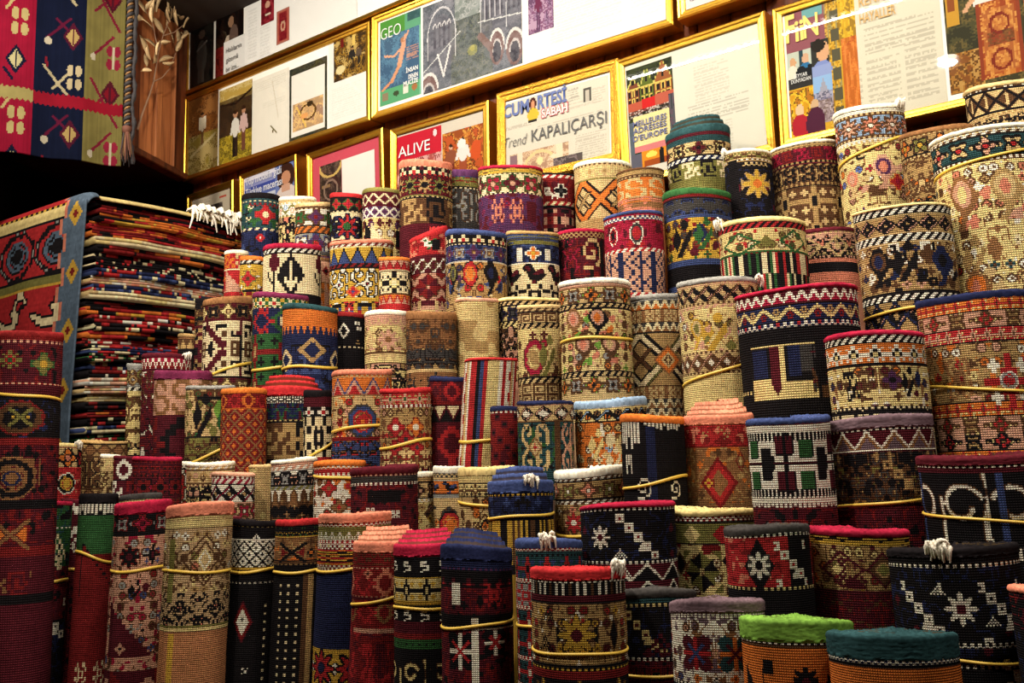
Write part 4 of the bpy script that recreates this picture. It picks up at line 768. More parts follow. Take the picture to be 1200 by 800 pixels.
A04|941,1062,620,742|1.19|a,7|s2:m l8:kyk s48:E s3:m n40:mru @K40:Em:50:-14:36 @j26:EmY:5:-14:36 @m12:EOY:12:-20:36 @m40:Emu:40:32:36 @m16:mEo:18:32:36 @s50:EU:8:-56:36||k2.4|tan and maroon rolled rug with dotted diamond and crimson rim
A05|1043,1188,641,830|1.10|k,10|s8:k d4:kW s100:k s1:k d4:kW s20:k q40:kWm:60 @f36:kWmk:36:2:54 @q64:kWk:56:-44:58 @q64:kWk:56:50:58 @peak10:kW:16:-22:34 @peak12:kW:16:34:68 @d4:kW:160:0:92 @q30:kWm:24:54:124|118,-5|k2.6 T-.2|large black rolled rug with white star flower, lower right
A06|1186,1300,690,800|1.04|c,6|n40:kmr s40:k||k2.6|dark rolled rug cut by the right edge, only a reddish rim showing
A07|784,895,703,800|1.07|q,13|P9:qW s66:W d3:kW s20:k @F46:WmbR:46:-22:42 @F46:WtmO:46:24:42 @K10:Wpe:8:1:42 @peak10:Wk:12:0:70||k2.3|white rolled rug with red and teal butterfly flowers, mauve rim
A08|867,998,726,805|1.01|G,22|d3:kW s3:u S70:O @f30:Okmk:28:10:40 @s14:Ok:12:-34:28 @step34:Ok.:30:-56:46 @leaf_34:Okm:30:46:42||k2.5|orange rolled rug with thick bright green rim at the bottom edge
A09|969,1119,742,812|0.98|t,25|d5:nW s3:k S70:O @leaf_34:Oknm:44:-30:52 @s14:Okn:22:14:58 @pal_44:Ouknm:50:46:54||k2.5|orange rolled rug with thick dark blue rim at the bottom edge
A10|713,816,691,805|1.13|H,8|s6:t d4:kY s52:k d4:kW n30:mrk @q44:kYm:54:-14:36 @peak24:km:40:6:50 @han8:kWm:9:36:48|90,2|k2.3|dark green black rolled rug with slanting chain of cream squares
A11|621,734,666,805|1.09|R,12|d4:kW p14:kWu s6:m s1:k s64:E s3:k d4:ky s8:r f40:kyER:50 @f46:Eymk:48:-2:58 @peak16:Ek:18:-38:36 @peak18:Ek:20:-42:66 @m40:Euk:14:44:60|90,0|k2.3 T.95|tan rolled rug with large yellow flower and bright red rim
A12|602,684,632,805|1.16|b,9|d4:RW s3:t d3:tk cross24:tRbk d4:WR s2:k fig24:hRbk d4:RW s2:k cross24:tRkW|95,0|T-.1|blue and red rolled rug with banded flowers, behind the yellow flower one
A13|516,602,640,805|1.10|n,16,s|s8:n d4:nv s8:k c8:mkRk s2:k s30:m s14:k s2:W s90:m @fig26:mRRW:24:16:38 @s24:mW:12:-30:36 @kk24:mWk:12:-30:36 @F36:mkRW:38:18:90 @F50:mkRW:30:-24:98 @s100:mW:2:-6:110|86,4|k2.2|navy topped rolled rug with telescoped top and red and white blocks below
A14|461,541,637,805|1.14|a,13,s|s6:k bolt12:kW:22 s6:k s2:y cross24:Yky:26 s4:y s6:k bolt12:kW:22 s14:m s6:r n10:ggk s10:k C34:kYk:70 s10:k|70,0||black and gold rolled rug with telescoped crimson top
A15|414,496,634,805|1.18|c,12,s|n16:rRu d2:rp geo30:rRc d2:rp s3:m geo26:rRU s3:r s90:r @s70:rp:2:16:120 @s2:rp:60:-14:86 @tee50:rRm:30:-10:124 @f14:rck:14:-22:22|62,9|L|rust red rolled rug with telescoped salmon top
A16|373,460,602,805|1.22|c,10|d5:WR S3:o *peak12:oW.:10 d5:WR d6:WrY l16:ROyk d6:WrR S2:k S86:n f40:yRnW:40|60,4|L|plain slate blue rolled rug with banded salmon top
A17|323,381,609,805|1.22|R,6|s3:k n9:kyg s2:y s26:U s2:k s3:u d2:kE S150:k @x22:Ukr:34:-4:30 @f12:UkO:14:18:32 @u130:.w:30:-8:130 @S140:ku:3:14:125 @S140:kE:2:20:125|58,1|L|black rolled rug with columns of pale dots, orange cross band and red rim
A18|272,329,610,805|1.22|k,6|d2:kY s14:k s1:W j30:Wkk:15 s3:y s14:k d2:kW S130:k @K10:kW:8:0:14 @m50:kmrW:26:-12:106 @f14:mWk:14:-12:104 @u90:.w:8:14:134 @han8:kWk:8:-6:160|56,2|L|black rolled rug with white and black diamond band
A19|245,283,606,805|1.25|m,10|S34:R S14:k S3:R l40:ktk S100:k|76,0|L|dark rolled rug with plain red upper part
A20|195,274,590,805|1.20|c,14|s3:Y d3:Ye s8:Y s2:u s70:J n36:JcE s2:o d2:ou s3:Y s2:u S130:j @K62:JuYJ:54:4:50 @K44:JuY:36:4:50 @m30:JYWe:20:4:50 @s70:Yo:8:-34:60 @S120:.y:3:-30:190|76,-2|L F-.95|tall faded peach rolled rug with diamond medallion
A21|135,201,588,805|1.22|a,13|s1:k f20:kamrh:24 s4:k s150:p step50:mrp s60:m @f26:pkmr:26:-12:48 @cross22:pkbm:22:14:46 @leaf_20:pkm:24:2:84 @step60:rm.:60:-6:130 @f14:mpk:14:8:130 @f14:mpk:14:-16:150|76,2|L F-.9|tall rose and maroon rolled rug with stepped field
A21b|141,190,579,640|1.31|H,6|y40:eY|||rolled rug with grey rim and pale edge behind the tall rose one
A22|94,139,579,805|1.25|k,10|s2:k P14:kW S44:g S160:r s20:k @step60:Wk.:50:6:76 @step58:kr.:48:8:78 @fig26:.w.:14:-10:190 @fig26:.w.:14:10:190|72,-8|L|tall dark green rolled rug with white stepped diagonal
A23|72,102,585,805|1.28|m,4|geo40:mrW fig16:mW s4:m geo30:mr s100:m|80,0|L|narrow dark maroon rolled rug between the two green topped ones
A24|42,84,588,805|1.26|a,4|s26:g d2:gW s44:g s60:m s90:k @peak30:gw:26:2:48 @han14:gw.:16:2:66 @q50:mW.:40:0:130|90,0|L|dark green and black rolled rug with white ornament at lower left
A25|-8,73,391,805|1.16|r,8|s3:r d3:mp s2:m s44:m d2:rp s12:m s48:k s8:r s60:m s10:k s40:m s10:r S40:m s10:k S60:m @wheel22:moRg:24:-18:26 @f26:moyg:28:20:30 @M40:mruk:60:-6:92 @x22:moy:26:-4:92 @key30:mUo:50:-6:152 @M52:mUkU:56:-10:160 @M20:kUnU:24:-10:160 @x34:mUO:40:-8:222 @tee24:mUrE:50:-10:276|75,-3|k2.4|very tall dark red rolled rug with octagons at the left edge
'''  # tall rug at the left edge: weak lamp light put into darker yarns
def parse(line):
    f = line.split('|'); xl, xr, yt, yb = map(float, f[1].split(','))
    rim = f[3].split(','); o = dict(id=f[0], xl=xl, xr=xr, yt=yt, yb=yb, d0=float(f[2]), rim=rim[0], rh=float(rim[1]), tele=len(rim) > 2, bands=f[4], label=f[7])
    o['els'] = [tuple(map(float, f[5].split(',')))] if ',' in f[5] else []
    o['opt'] = f[6].split(); return o
rugs = [parse(l) for l in RUGS.strip().split('\n')]

# stand the rolls so that neighbours touch instead of sinking into each other (slides each one along its line of sight)
nR = len(rugs)
RX = np.zeros(nR); RK = np.zeros(nR); DZ = np.zeros(nR); D = np.array([g['d0'] for g in rugs])
for i, g in enumerate(rugs):
    r = ray((g['xl'] + g['xr']) / 2, g['yt']); RX[i] = r.x / r.y; RK[i] = (g['xr'] - g['xl']) / 2 / FPX / r.y * .985; DZ[i] = r.z / r.y
SH = np.zeros(nR)                                       # sideways shift of the foot of the leaning rolls
for i, g in enumerate(rugs):
    cx = (g['xl'] + g['xr']) / 2; hz = EYE + DZ[i] * D[i]
    g['lean'] = -.058 if 'L' in g['opt'] else (.055 * (cx - 640) / 500 if cx > 640 and 'LL' not in g['opt'] else 0.)
    SH[i] = g['lean'] * hz
D0 = D.copy(); iu, ju = np.triu_indices(nR, 1)
for it in range(700):
    X_, R_ = RX * D, RK * D * 1.045
    ddx = X_[iu] - X_[ju]; ddy = D[iu] - D[ju]; ds = SH[iu] - SH[ju]
    pen = (R_[iu] + R_[ju]) - np.minimum(np.hypot(ddx, ddy), np.minimum(np.hypot(ddx + ds, ddy), np.hypot(ddx + ds * .5, ddy))); m = pen > 0
    mv = np.zeros(nR); cnt = np.ones(nR)
    s = np.where(D0[iu] - D0[ju] + (D[iu] - D[ju]) * .3 >= 0, 1, -1)
    p = np.where(m, pen, 0) * .30 * s
    np.add.at(mv, iu, p); np.add.at(mv, ju, -p)
    D = D + np.clip(mv, -.02, .02) + (D0 - D) * (.012 if it < 500 else 0)
    D = np.minimum(D, (WALL - .03) / (1 + RK))
    lim = -2.60                                    # right-hand face of the kilim stack
    left = np.array([g['id'][0] in 'FEDC' for g in rugs]); X_ = RX * D
    D = np.where(left & (X_ - RK * D < lim), D - .002, D)
X_, R_ = RX * D, RK * D
pen = (R_[iu] + R_[ju]) - np.hypot(X_[iu] - X_[ju], D[iu] - D[ju]); 
print('solver: max pen', pen.max(), 'n>4mm', (pen > .004).sum(), 'max shift', np.abs(D - D0).max(), 'D range', D.min(), D.max())
for i, g in enumerate(rugs): g['D'] = D[i]
def roll_shape(g, rng):
    ph = rng.uniform(0, 6.28, 4); a2, a3 = rng.uniform(.006, .024), rng.uniform(.003, .010)
    seam = rng.uniform(2.3, 3.1) * rng.choice([-1, 1])
    for q in g['opt']:
        if q[0] == 'F': seam = float(q[1:])
    step = .055
    def rho(th):
        fr = ((th - seam) / (2 * PI)) % 1.0
        return (1 - step * (fr ** 3)) * (1 + a2 * np.cos(2 * (th - ph[0])) + a3 * np.cos(3 * (th - ph[1]))) / (1 + a2 * .5)
    return rho, seam, ph
def build_roll(g, n):
    rng = np.random.RandomState(n * 13 + 5); Dd = g['D']; cx = (g['xl'] + g['xr']) / 2
    r0 = ray(cx, g['yt']); t = Dd / r0.y; X0, Z0 = r0.x * t, r0.z * t + EYE; sc = t / FPX
    R = (g['xr'] - g['xl']) / 2 * sc * .985
    kpx = 1.5
    for q in g['opt']:
        if q[0] == 'k': kpx = float(q[1:]) * .74
    kn = kpx * sc
    dirv = np.array([X0, Dd]) / math.hypot(X0, Dd); e = -dirv; s = np.array([dirv[1], -dirv[0]])
    lean = g['lean']; cap = 9.0
    if 'LL' in g['opt']: lean = -.105; cap = 120 * sc; X0 += .105 * cap
    off = lambda dz: lean * np.minimum(dz, cap)           # sideways shift at a distance dz below the rim
    rho, seam, ph = roll_shape(g, rng)
    slant = rng.uniform(-.07, .07); tip = rng.uniform(-.015, .015) + (max(0, g['yt'] - 565) / 1200 * .95 if g['yt'] > 565 else (g['yt'] - 565) / 1200 * .4)
    for q in g['opt']:
        if q[0] == 'W': slant = float(q[1:])
    rh = g['rh'] * sc
    ztop = lambda th, dz: R * (slant * np.sin(th) + tip * np.cos(th) + .025 * np.sin(2 * th + ph[2])) * np.exp(-np.maximum(dz, 0) / (.9 * R))
    Zb = -(Z0 - .002)                                     # local z of the floor when z = 0 is the rim
    base = (X0 + float(off(Z0)), Dd, 0.0)
    root = tag(empty('rolled_rug', base), g['label'], 'rug', 'rolled rugs standing on end in rows')
    def place(th, rr, dz, up=0.0):                        # world-to-root coordinates
        x = rr * (np.cos(th) * e[0] + np.sin(th) * s[0]) + off(dz) - float(off(Z0))
        y = rr * (np.cos(th) * e[1] + np.sin(th) * s[1])
        z = Z0 - dz + ztop(th, dz) + up
        return np.stack([x, y, np.maximum(z, .001)], -1)
    # --- rolled face, one quad per knot on the seen side
    ths = [seam]; 
    while ths[-1] < seam + 2 * PI - 1e-3:
        w_ = (ths[-1] + PI) % (2 * PI) - PI
        ths.append(ths[-1] + (kn / R if abs(w_) < 1.85 else 5 * kn / R))
    th = np.array(ths); th[-1] = seam + 2 * PI
    vis = (g['yb'] - g['yt'] + 26) * sc
    r7 = rh - min(.0015, rh * .15); nf = int((vis - r7) / kn); dz = r7 + kn * np.arange(nf + 1)
    rest = Z0 - dz[-1] - .002
    if rest > kn: dz = np.concatenate([dz, dz[-1] + np.linspace(0, rest, max(2, int(rest / .12) + 1))[1:]])
    TH, DZ_ = np.meshgrid(th, dz)
    rr = R * rho(np.where(TH >= seam + 2 * PI - 1e-4, seam + 2 * PI - 1e-4, TH))
    for (bd, bt) in g['els']: rr = rr * (1 - .022 * np.exp(-((DZ_ - bd * sc + bt * sc * np.sin(TH)) / (6 * sc)) ** 2))
    rr = rr * (1 + (.004) * np.sin(DZ_ * 31 + ph[3]) + .004 * np.sin(DZ_ * 57 + TH * 2))
    V = place(TH, rr, DZ_).reshape(-1, 3); nc = len(th); nr_ = len(dz)
    j, i = np.mgrid[0:nr_ - 1, 0:nc - 1]; q = (j * nc + i).ravel(); F = np.stack([q, q + nc, q + nc + 1, q + 1], -1)
    tm = (th[:-1] + th[1:]) / 2; tm = (tm + PI) % (2 * PI) - PI
    kx = np.floor(tm * R / kn + .5).astype(int); ky = np.floor((dz[:-1] - r7) / kn + .5).astype(int)
    KX, KY = np.meshgrid(kx + int(rng.randint(-3, 4)), ky)
    pi_ = pattern(g['bands'], KX, np.maximum(KY, 0), kpx, n * 101 + 7)
    col = PALA[pi_]
    jit = (1 + (rng.rand(*pi_.shape) - .5) * .42) * (1 + (rng.rand(len(ky), 1) - .5) * .14)
    col = np.clip(col * jit[..., None] * (1 + (rng.rand(*pi_.shape, 3) - .5) * .10) + .002, 0, .9)
    cd = col[nf:]
    if len(cd): col[nf:] = cd.mean(axis=1, keepdims=True) * .6 + np.array(PAL[g['bands'].split()[-1 if '@' not in g['bands'] else 0].lstrip('@').split(':')[1][0]]) * .4 * jit[nf:, :, None]
    # short strip closing the outer flap of the roll
    jj = np.arange(nr_ - 1); F2 = np.stack([jj * nc + nc - 1, (jj + 1) * nc + nc - 1, (jj + 1) * nc, jj * nc], -1)
    F = np.concatenate([F, F2]); col = np.concatenate([col.reshape(-1, 3), np.tile(np.array(PAL['E']), (nr_ - 1, 1)) * (.6 + .5 * rng.rand(nr_ - 1, 1))])
    U = np.stack([np.stack([i.ravel(), j.ravel()], -1), np.stack([i.ravel(), j.ravel() + 1], -1), np.stack([i.ravel() + 1, j.ravel() + 1], -1), np.stack([i.ravel() + 1, j.ravel()], -1)], 1)
    U = np.concatenate([U, np.full((nr_ - 1, 4, 2), .7)]).reshape(-1, 2) * .7
    link('rolled_face', new_mesh('rolled_face', V, F, col, U), M_PILE, root)
    # --- bound edge: rounded lip and the spiral of layers on top
    m = 110; th = seam + np.linspace(0, 2 * PI, m + 1)[:-1]; thc = np.where(th >= seam + 2 * PI - 1e-4, th - 1e-4, th)
    br = rho(thc) * R; rl = min(rh, 6.5 * sc); bu = 1.018 if g['rh'] < 9 else 1.014; pr = [(rh, 1.004), (max(rh - .002, rl * .8), bu), (rl * .6, bu + .003), (rl * .3, bu - .002), (rl * .06, .992), (-rl * .10, .962), (-rl * .12, .935)]
    if g['rh'] > 9: pr = pr[:2] + [(rh * (1 - q) + rl * .8 * q, bu) for q in np.linspace(.15, .95, int(g['rh'] / 1.6))] + pr[2:]
    rings = []
    for d, f in pr: rings.append(place(th, br * f * (1 + (rng.rand(m) - .5) * .010), np.full(m, d), (rng.rand(m) - .5) * .0008))
    lay = max(3, int(R / .0105)); nr2 = lay * 4; ca = []; sp = (th - seam) / (2 * PI)
    if g['tele']:                                         # layers pushed up step by step towards the core
        prf = []; q = .925; nl = 2 if g['id'] in ('F12', 'C06', 'B16') else 3; st = (.17 if nl == 2 else .125) * R
        for lv in range(nl):
            hh = st * (lv + 1); q2 = q - .045
            prf += [(q2 + .012, st * lv - .002, 0.), (q2, st * lv + .003, .2), (q2 - .004, hh - .004, 1.), (q2 - .02, hh + .001, 1.), (q2 - .055, hh, 1.)]; q = q2 - .065
        tp = st * nl
        for k in range(1, 9): prf.append((q * (1 - k / 8.5), tp - .004 * (k % 2), 1. if k % 2 == 0 else .2))
        for fr, upv, rid in prf:
            f_ = fr * (1 - .09 * sp * (fr < .9)); rings.append(place(th, br * f_, np.zeros(m), upv + .05 * R * sp * (upv > 0) + (rng.rand(m) - .5) * .0014)); ca.append(np.full(m, rid))
    else:
        for k in range(1, nr2):
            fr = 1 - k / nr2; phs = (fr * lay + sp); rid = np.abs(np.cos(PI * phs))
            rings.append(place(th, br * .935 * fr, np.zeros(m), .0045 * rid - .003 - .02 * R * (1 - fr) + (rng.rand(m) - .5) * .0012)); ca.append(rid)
    V = np.concatenate(rings + [np.array([place(np.array([0.]), np.array([0.]), np.array([0.]), tp if g['tele'] else -.02 * R)[0]])])
    nrg = len(rings); j, i = np.mgrid[0:nrg - 1, 0:m]; i2 = (i + 1) % m
    F = np.stack([(j * m + i).ravel(), (j * m + i2).ravel(), ((j + 1) * m + i2).ravel(), ((j + 1) * m + i).ravel()], -1)
    F = np.concatenate([F, np.stack([(nrg - 1) * m + np.arange(m), (nrg - 1) * m + (np.arange(m) + 1) % m, np.full(m, nrg * m), np.full(m, nrg * m)], -1)[:0]])
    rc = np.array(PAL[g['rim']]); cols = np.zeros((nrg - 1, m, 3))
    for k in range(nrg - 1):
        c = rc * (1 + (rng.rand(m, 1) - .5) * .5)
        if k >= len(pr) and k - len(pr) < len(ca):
            dk = ca[k - len(pr)][:, None]; c = np.where(dk > .42, c, rc * .30 + np.array(PAL['E']) * .08)  # gaps between the layers get a darkened rim colour with a little tan
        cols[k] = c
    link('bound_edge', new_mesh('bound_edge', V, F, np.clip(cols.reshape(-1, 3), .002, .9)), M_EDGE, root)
    # --- elastic bands
    for (bd, bt) in g['els']:
        m = 64; th = np.linspace(0, 2 * PI, m + 1)[:-1]; zc = (bd + bt * -np.sin(th) * 1.0 + .8 * np.sin(3 * th + ph[1])) * sc
        prof = [(.0000, -1.7), (.0014, -1.4), (.0020, 0), (.0014, 1.4), (.0000, 1.7)]; V = []
        for a, b in prof: V.append(place(th, R * rho(th) * .992 + a, zc + b * sc * 1.05))
        V = np.concatenate(V); k = len(prof); j, i = np.mgrid[0:k - 1, 0:m]; i2 = (i + 1) % m
        F = np.stack([(j * m + i).ravel(), (j * m + i2).ravel(), ((j + 1) * m + i2).ravel(), ((j + 1) * m + i).ravel()], -1)
        link('rubber_band', new_mesh('rubber_band', V, F), M_ELASTIC, root)
    # --- tuft of warp ends
    for q in g['opt']:
        if q[0] == 'T':
            A = float(q[1:]); parts = []
            for k in range(30):
                a0 = A + rng.normal(0, .10); h0 = rng.uniform(-.004, .004); L_ = rng.uniform(.003, .016); aw = rng.normal(0, .07); q0 = rng.uniform(.90, 1.0); pts = []
                for u in np.linspace(0, 1, 5):
                    pts.append(place(np.array([a0 + aw * u]), np.array([R * (q0 + .09 * math.sin(u * 2.4))]), np.array([0.]), h0 + .007 * math.sin(u * 2.6) - L_ * u * u)[0])
                parts.append(tube_vf(pts, [.0016, .0021, .0021, .0018, .0008], 4))
            link('warp_tuft', new_mesh('warp_tuft', *join_vf(parts)), M_FRINGE, root)
for n, g in enumerate(rugs): build_roll(g, n)
# ------------------------------------------------------------------ stack of folded kilims at the left end
SX = -2.64; SY0, SY1 = 1.50, 2.04; STOP = at_Y(102, 224, 1.50).z - .012
PLIN = STOP - .814
t = tag(empty('wooden_plinth', (SX - .26, 1.77, 0)), 'dark wooden plinth hidden under the stack of folded kilims', 'plinth')
o = bbox_('plinth_body', (-.26, .25, -.26, .26, 0, PLIN - .032), .006, M_DARKWOOD, t); o = bbox_('plinth_top', (-.28, .26, -.28, .28, PLIN - .03, PLIN), .006, M_DARKWOOD, t)
KP = [('rRkO', 'dark red'), ('RRrO', 'bright red'), ('kkRw', 'black with red and white flecks'), ('wweY', 'cream'), ('OyRk', 'orange and yellow'), ('nbwR', 'navy, blue and white'),
      ('kwkR', 'black and white dashed'), ('rkRW', 'wine and white dashed'), ('UOew', 'brown and tan'), ('pWce', 'pale pink and white'), ('gkwR', 'dark green and cream'), ('kkrk', 'almost black')]
order = [11, 0, 4, 1, 0, 3, 0, 6, 2, 5, 9, 5, 3, 11, 4, 7, 6, 4, 7, 5, 10, 5, 7, 9, 9, 3, 11, 0, 2, 5, 10, 2, 11, 0, 2, 11]
z = STOP; rng = random.Random(3); NK = len(order); TH = .80 / NK
PLACE = ['topmost', 'second from top', 'third from top', 'fourth from top', 'fifth from top', 'sixth from top', 'seventh from top', 'eighth from top', 'ninth from top', 'tenth from top', 'eleventh from top', 'twelfth from top']
PLACE2 = ['lowest', 'second from bottom', 'third from bottom', 'fourth from bottom', 'fifth from bottom', 'sixth from bottom', 'seventh from bottom', 'eighth from bottom', 'ninth from bottom', 'tenth from bottom', 'eleventh from bottom', 'twelfth from bottom']
for n, pi_ in enumerate(order):
    pal, word_ = KP[pi_]; z -= TH
    where = PLACE[n] if n < 12 else (PLACE2[NK - 1 - n] if NK - 1 - n < 12 else ['thirteenth', 'fourteenth', 'fifteenth', 'sixteenth', 'seventeenth', 'eighteenth', 'nineteenth', 'twentieth', 'twenty-first', 'twenty-second', 'twenty-third', 'twenty-fourth'][n - 12] + ' from top')
    root = tag(empty('folded_kilim', (SX, (SY0 + SY1) / 2, z)), '%s folded kilim in the tall stack, %s' % (word_, where), 'kilim', 'folded kilims in the stack')
    ply = 3 if rng.random() < .3 else 2; p = TH / ply; th = p * .43; y0, y1 = -.27 + rng.uniform(-.012, .018), .27 - rng.uniform(0, .04); dx = rng.uniform(-.016, .012)
    path = []; side = 1
    for k in range(ply):
        zc = p * (k + .5); ys = np.linspace(y1, y0 + p * .5, 64) if side > 0 else np.linspace(y0 + p * .5, y1, 64)
        path += [(y, zc) for y in ys]
        if k < ply - 1:
            yc = y0 + p * .5 if side > 0 else y1
            for a in (-.6, 0, .6): path.append((yc - side * p * .5 * math.cos(a), zc + p * .5 + p * .5 * math.sin(a)))
        side = -side
    path = np.array(path); tg = np.gradient(path, axis=0); tg /= np.linalg.norm(tg, axis=1)[:, None] + 1e-9; nr = np.stack([-tg[:, 1], tg[:, 0]], -1)
    A, B = path + nr * th, path - nr * th; m = len(path)
    wob = lambda P: dx + .006 * np.sin(P[:, 0] * 23 + n)
    zz = lambda P: P[:, 1] + .010 * np.cos(P[:, 0] * 5.8) - .010
    x0 = wob(path)
    V = np.concatenate([np.stack([x0, A[:, 0], zz(A)], -1), np.stack([x0, B[:, 0], zz(B)], -1), np.stack([x0 * 0 - .46, A[:, 0], zz(A)], -1), np.stack([x0 * 0 - .46, B[:, 0], zz(B)], -1)])
    i = np.arange(m - 1); F = np.concatenate([np.stack([i, i + 1, i + 1 + m, i + m], -1), np.stack([i + 2*m, i + 2*m + 1, i + 1, i], -1), np.stack([i + m, i + 1 + m, i + 1 + 3*m, i + 3*m], -1), np.stack([i + 2*m, i + 3*m, i + 3*m + 1, i + 2*m + 1], -1)])
    seg = []; c = PAL[pal[0]]
    for q in range(m - 1):
        if rng.random() < (.55 if pi_ in (2, 5, 6, 7, 9, 10) else .25): c = PAL[pal[rng.choice([0, 0, 1, 2, 3])]]
        f = rng.uniform(.85, 1.45); seg.append([v * f for v in c])
    col = np.concatenate([np.array(seg)] * 4)
    link('folded_cloth', new_mesh('folded_cloth', V, F, np.clip(col, .003, .9)), M_KILIM, root)

# ------------------------------------------------------------------ kilim draped over the stack
root = tag(empty('draped_kilim', (SX, SY0 - .03, 0)), 'large red kilim with blue notched border draped over the folded stack', 'kilim')
kn = .0075; Wd = 1.15; path = []
Zt = STOP + .009
for y in np.arange(.53, .035, -kn): path.append((y, Zt + .010 * math.cos((y - .30) * 5.8) - .008))
for a in np.arange(0, PI / 2 + .01, kn / .035): path.append((.035 - .035 * math.sin(a), Zt - .035 + .035 * math.cos(a)))
for d in np.arange(kn, .98, kn): path.append((-.004 - .02 * d, Zt - .035 - d))
path = np.array(path); nv = len(path); nu = int(Wd / kn); us = np.arange(nu + 1) * kn
Ug, Vi = np.meshgrid(us, np.arange(nv)); dn = np.maximum(0, Zt - path[:, 1])[:, None]
lip = np.exp(-Ug / .02) * np.where(dn < .03, 1, 0)
Xp = .026 - Ug - .05 * np.minimum(dn, .6) ** 1.2 + 0 * Vi
Yp = path[:, 0][:, None] + np.where(dn > .04, .006 * np.sin(Ug * 17) * np.minimum(dn * 4, 1), 0)
Zp = path[:, 1][:, None] - lip * .022 + 0 * Ug
V = np.stack([Xp, Yp + 0 * Ug, Zp], -1).reshape(-1, 3)
j, i = np.mgrid[0:nv - 1, 0:nu]; q = (j * (nu + 1) + i).ravel(); F = np.stack([q, q + 1, q + nu + 2, q + nu + 1], -1)
ix, iy = np.meshgrid(np.arange(nu), np.arange(nv - 1))
k1 = int(.53 / kn)                                  # rows lying on top
pt = pattern('s34:R s8:R d1:ky s4:Y s1:k M20:RhRbk:30 s1:k s3:o s1:y *bird_19:RwRk:30 s1:k s4:y s1:o f20:RbykR:32 s1:k s4:w *step18:RkR:30 s1:k s3:o M20:RkyRb:28 s3:w s20:R', ix - 18, np.maximum(iy - k1 + 40, 0), 1.0, 77)
cr = ((iy % 13 < 6)).astype(int); bw = 13 + cr * 3
bl = ix < bw; pt = np.where(bl, PIX['b'], pt); pt = np.where(bl & (np.abs(ix - 6.5) + np.abs((iy % 22) - 11) < 5.5), PIX['y'], pt); pt = np.where(bl & (np.abs(ix - 6.5) + np.abs((iy % 22) - 11) < 2.5), PIX['r'], pt)
pt = np.where((ix == bw) | (ix == bw + 1), PIX['c'], pt)
pt = np.where((iy < k1 - 4) & (ix < 3), PIX['Y'], pt)
rs = np.random.RandomState(4); col = PALA[pt]; colb = np.array(PAL['l']) * .36
col = np.where((pt == PIX['b'])[..., None], colb, col) * (1 + (rs.rand(*pt.shape, 1) - .5) * .3) * (1 + (rs.rand(pt.shape[0], 1, 1) - .5) * .15)
o = link('woven_cloth', new_mesh('woven_cloth', V, F, np.clip(col, .003, .9).reshape(-1, 3)), M_KILIM, root)
so = o.modifiers.new('thickness', 'SOLIDIFY'); so.thickness = .004; so.offset = -1
parts = []; rg = random.Random(8)
for k in range(34):
    y = .34 + k * .0057 + rg.uniform(-.006, .006); x = .022 + rg.uniform(-.012, .012); L_ = rg.uniform(.015, .06); ga = rg.uniform(-.03, .05)
    pts = [(x - .03, y, Zt + .004), (x + .004, y + ga * .3, Zt + .006 + rg.uniform(0, .012)), (x + .016, y + ga * .7, Zt - L_ * .45), (x + .014 + rg.uniform(-.006, .006), y + ga, Zt - L_)]
    if rg.random() < .3: parts.append(tube_vf([(x, y, Zt + .012), (x + .012, y + .004, Zt + .014), (x + .02, y + .006, Zt)], [.006, .010, .006], 6))
    parts.append(tube_vf(pts, [.003, .0045, .0036, .002], 5))
o = link('warp_fringe', new_mesh('warp_fringe', *join_vf(parts)), M_FRINGE, root); o['kind'] = 'stuff'

# ------------------------------------------------------------------ wall cabinet with boards, left of the frames
P0 = Vector((XC, WALL, 0)); dv = Vector((.43, -.903, 0)).normalized(); nv_ = Vector((-dv.y, dv.x, 0))   # nv_ points into the room
if nv_.dot(Vector((0, 0, 0)) - P0) < 0: nv_ = -nv_
def on_panel(x, y, out=0.0):
    r = ray(x, y); p = P0 + nv_ * out; tt = p.dot(nv_) / Vector((r.x, r.y, 0)).dot(nv_); q = r * tt; return Vector((q.x, q.y, q.z + EYE))
def Lof(x): q = on_panel(x, 200); return (Vector((q.x, q.y, 0)) - P0).dot(dv)
Zb = at_Y(218, 213, WALL).z; ang = math.atan2(dv.y, dv.x)
root = tag(empty('wall_cabinet', (P0.x, P0.y, Zb), (0, 0, ang)), 'orange wooden wall cabinet with upright boards above the kilim stack', 'cabinet')
sg = 1 if (Matrix.Rotation(ang, 3, 'Z') @ Vector((0, 1, 0))).dot(nv_) > 0 else -1
Hc = CEIL - Zb
def cab(nm, xa, xb, d0, d1, z0, z1, m, bev=.003):
    la, lb = sorted((Lof(xa), Lof(xb))); ya, yb = sorted((sg * d0, sg * d1)); return bbox_(nm, (la, lb, ya, yb, z0, z1), bev, m, root)
cab('carcass', 217, 151, -.42, -.025, .004, Hc, M_DARKWOOD)
for xa, xb, d, nm in ((217.5, 202, .0, 'board'), (201, 199.4, .012, 'moulding'), (198.6, 186, .0, 'board'), (185.4, 178.4, .010, 'moulding'), (177.8, 160, .0, 'board'), (159.4, 151, .008, 'stile')):
    cab(nm, xa, xb, -.022, d, .024, Hc, M_WALL if xa > 202 or nm == 'stile' else M_PANEL)
cab('bottom_rail', 217.5, 151, -.03, .016, 0, .023, M_WALL)

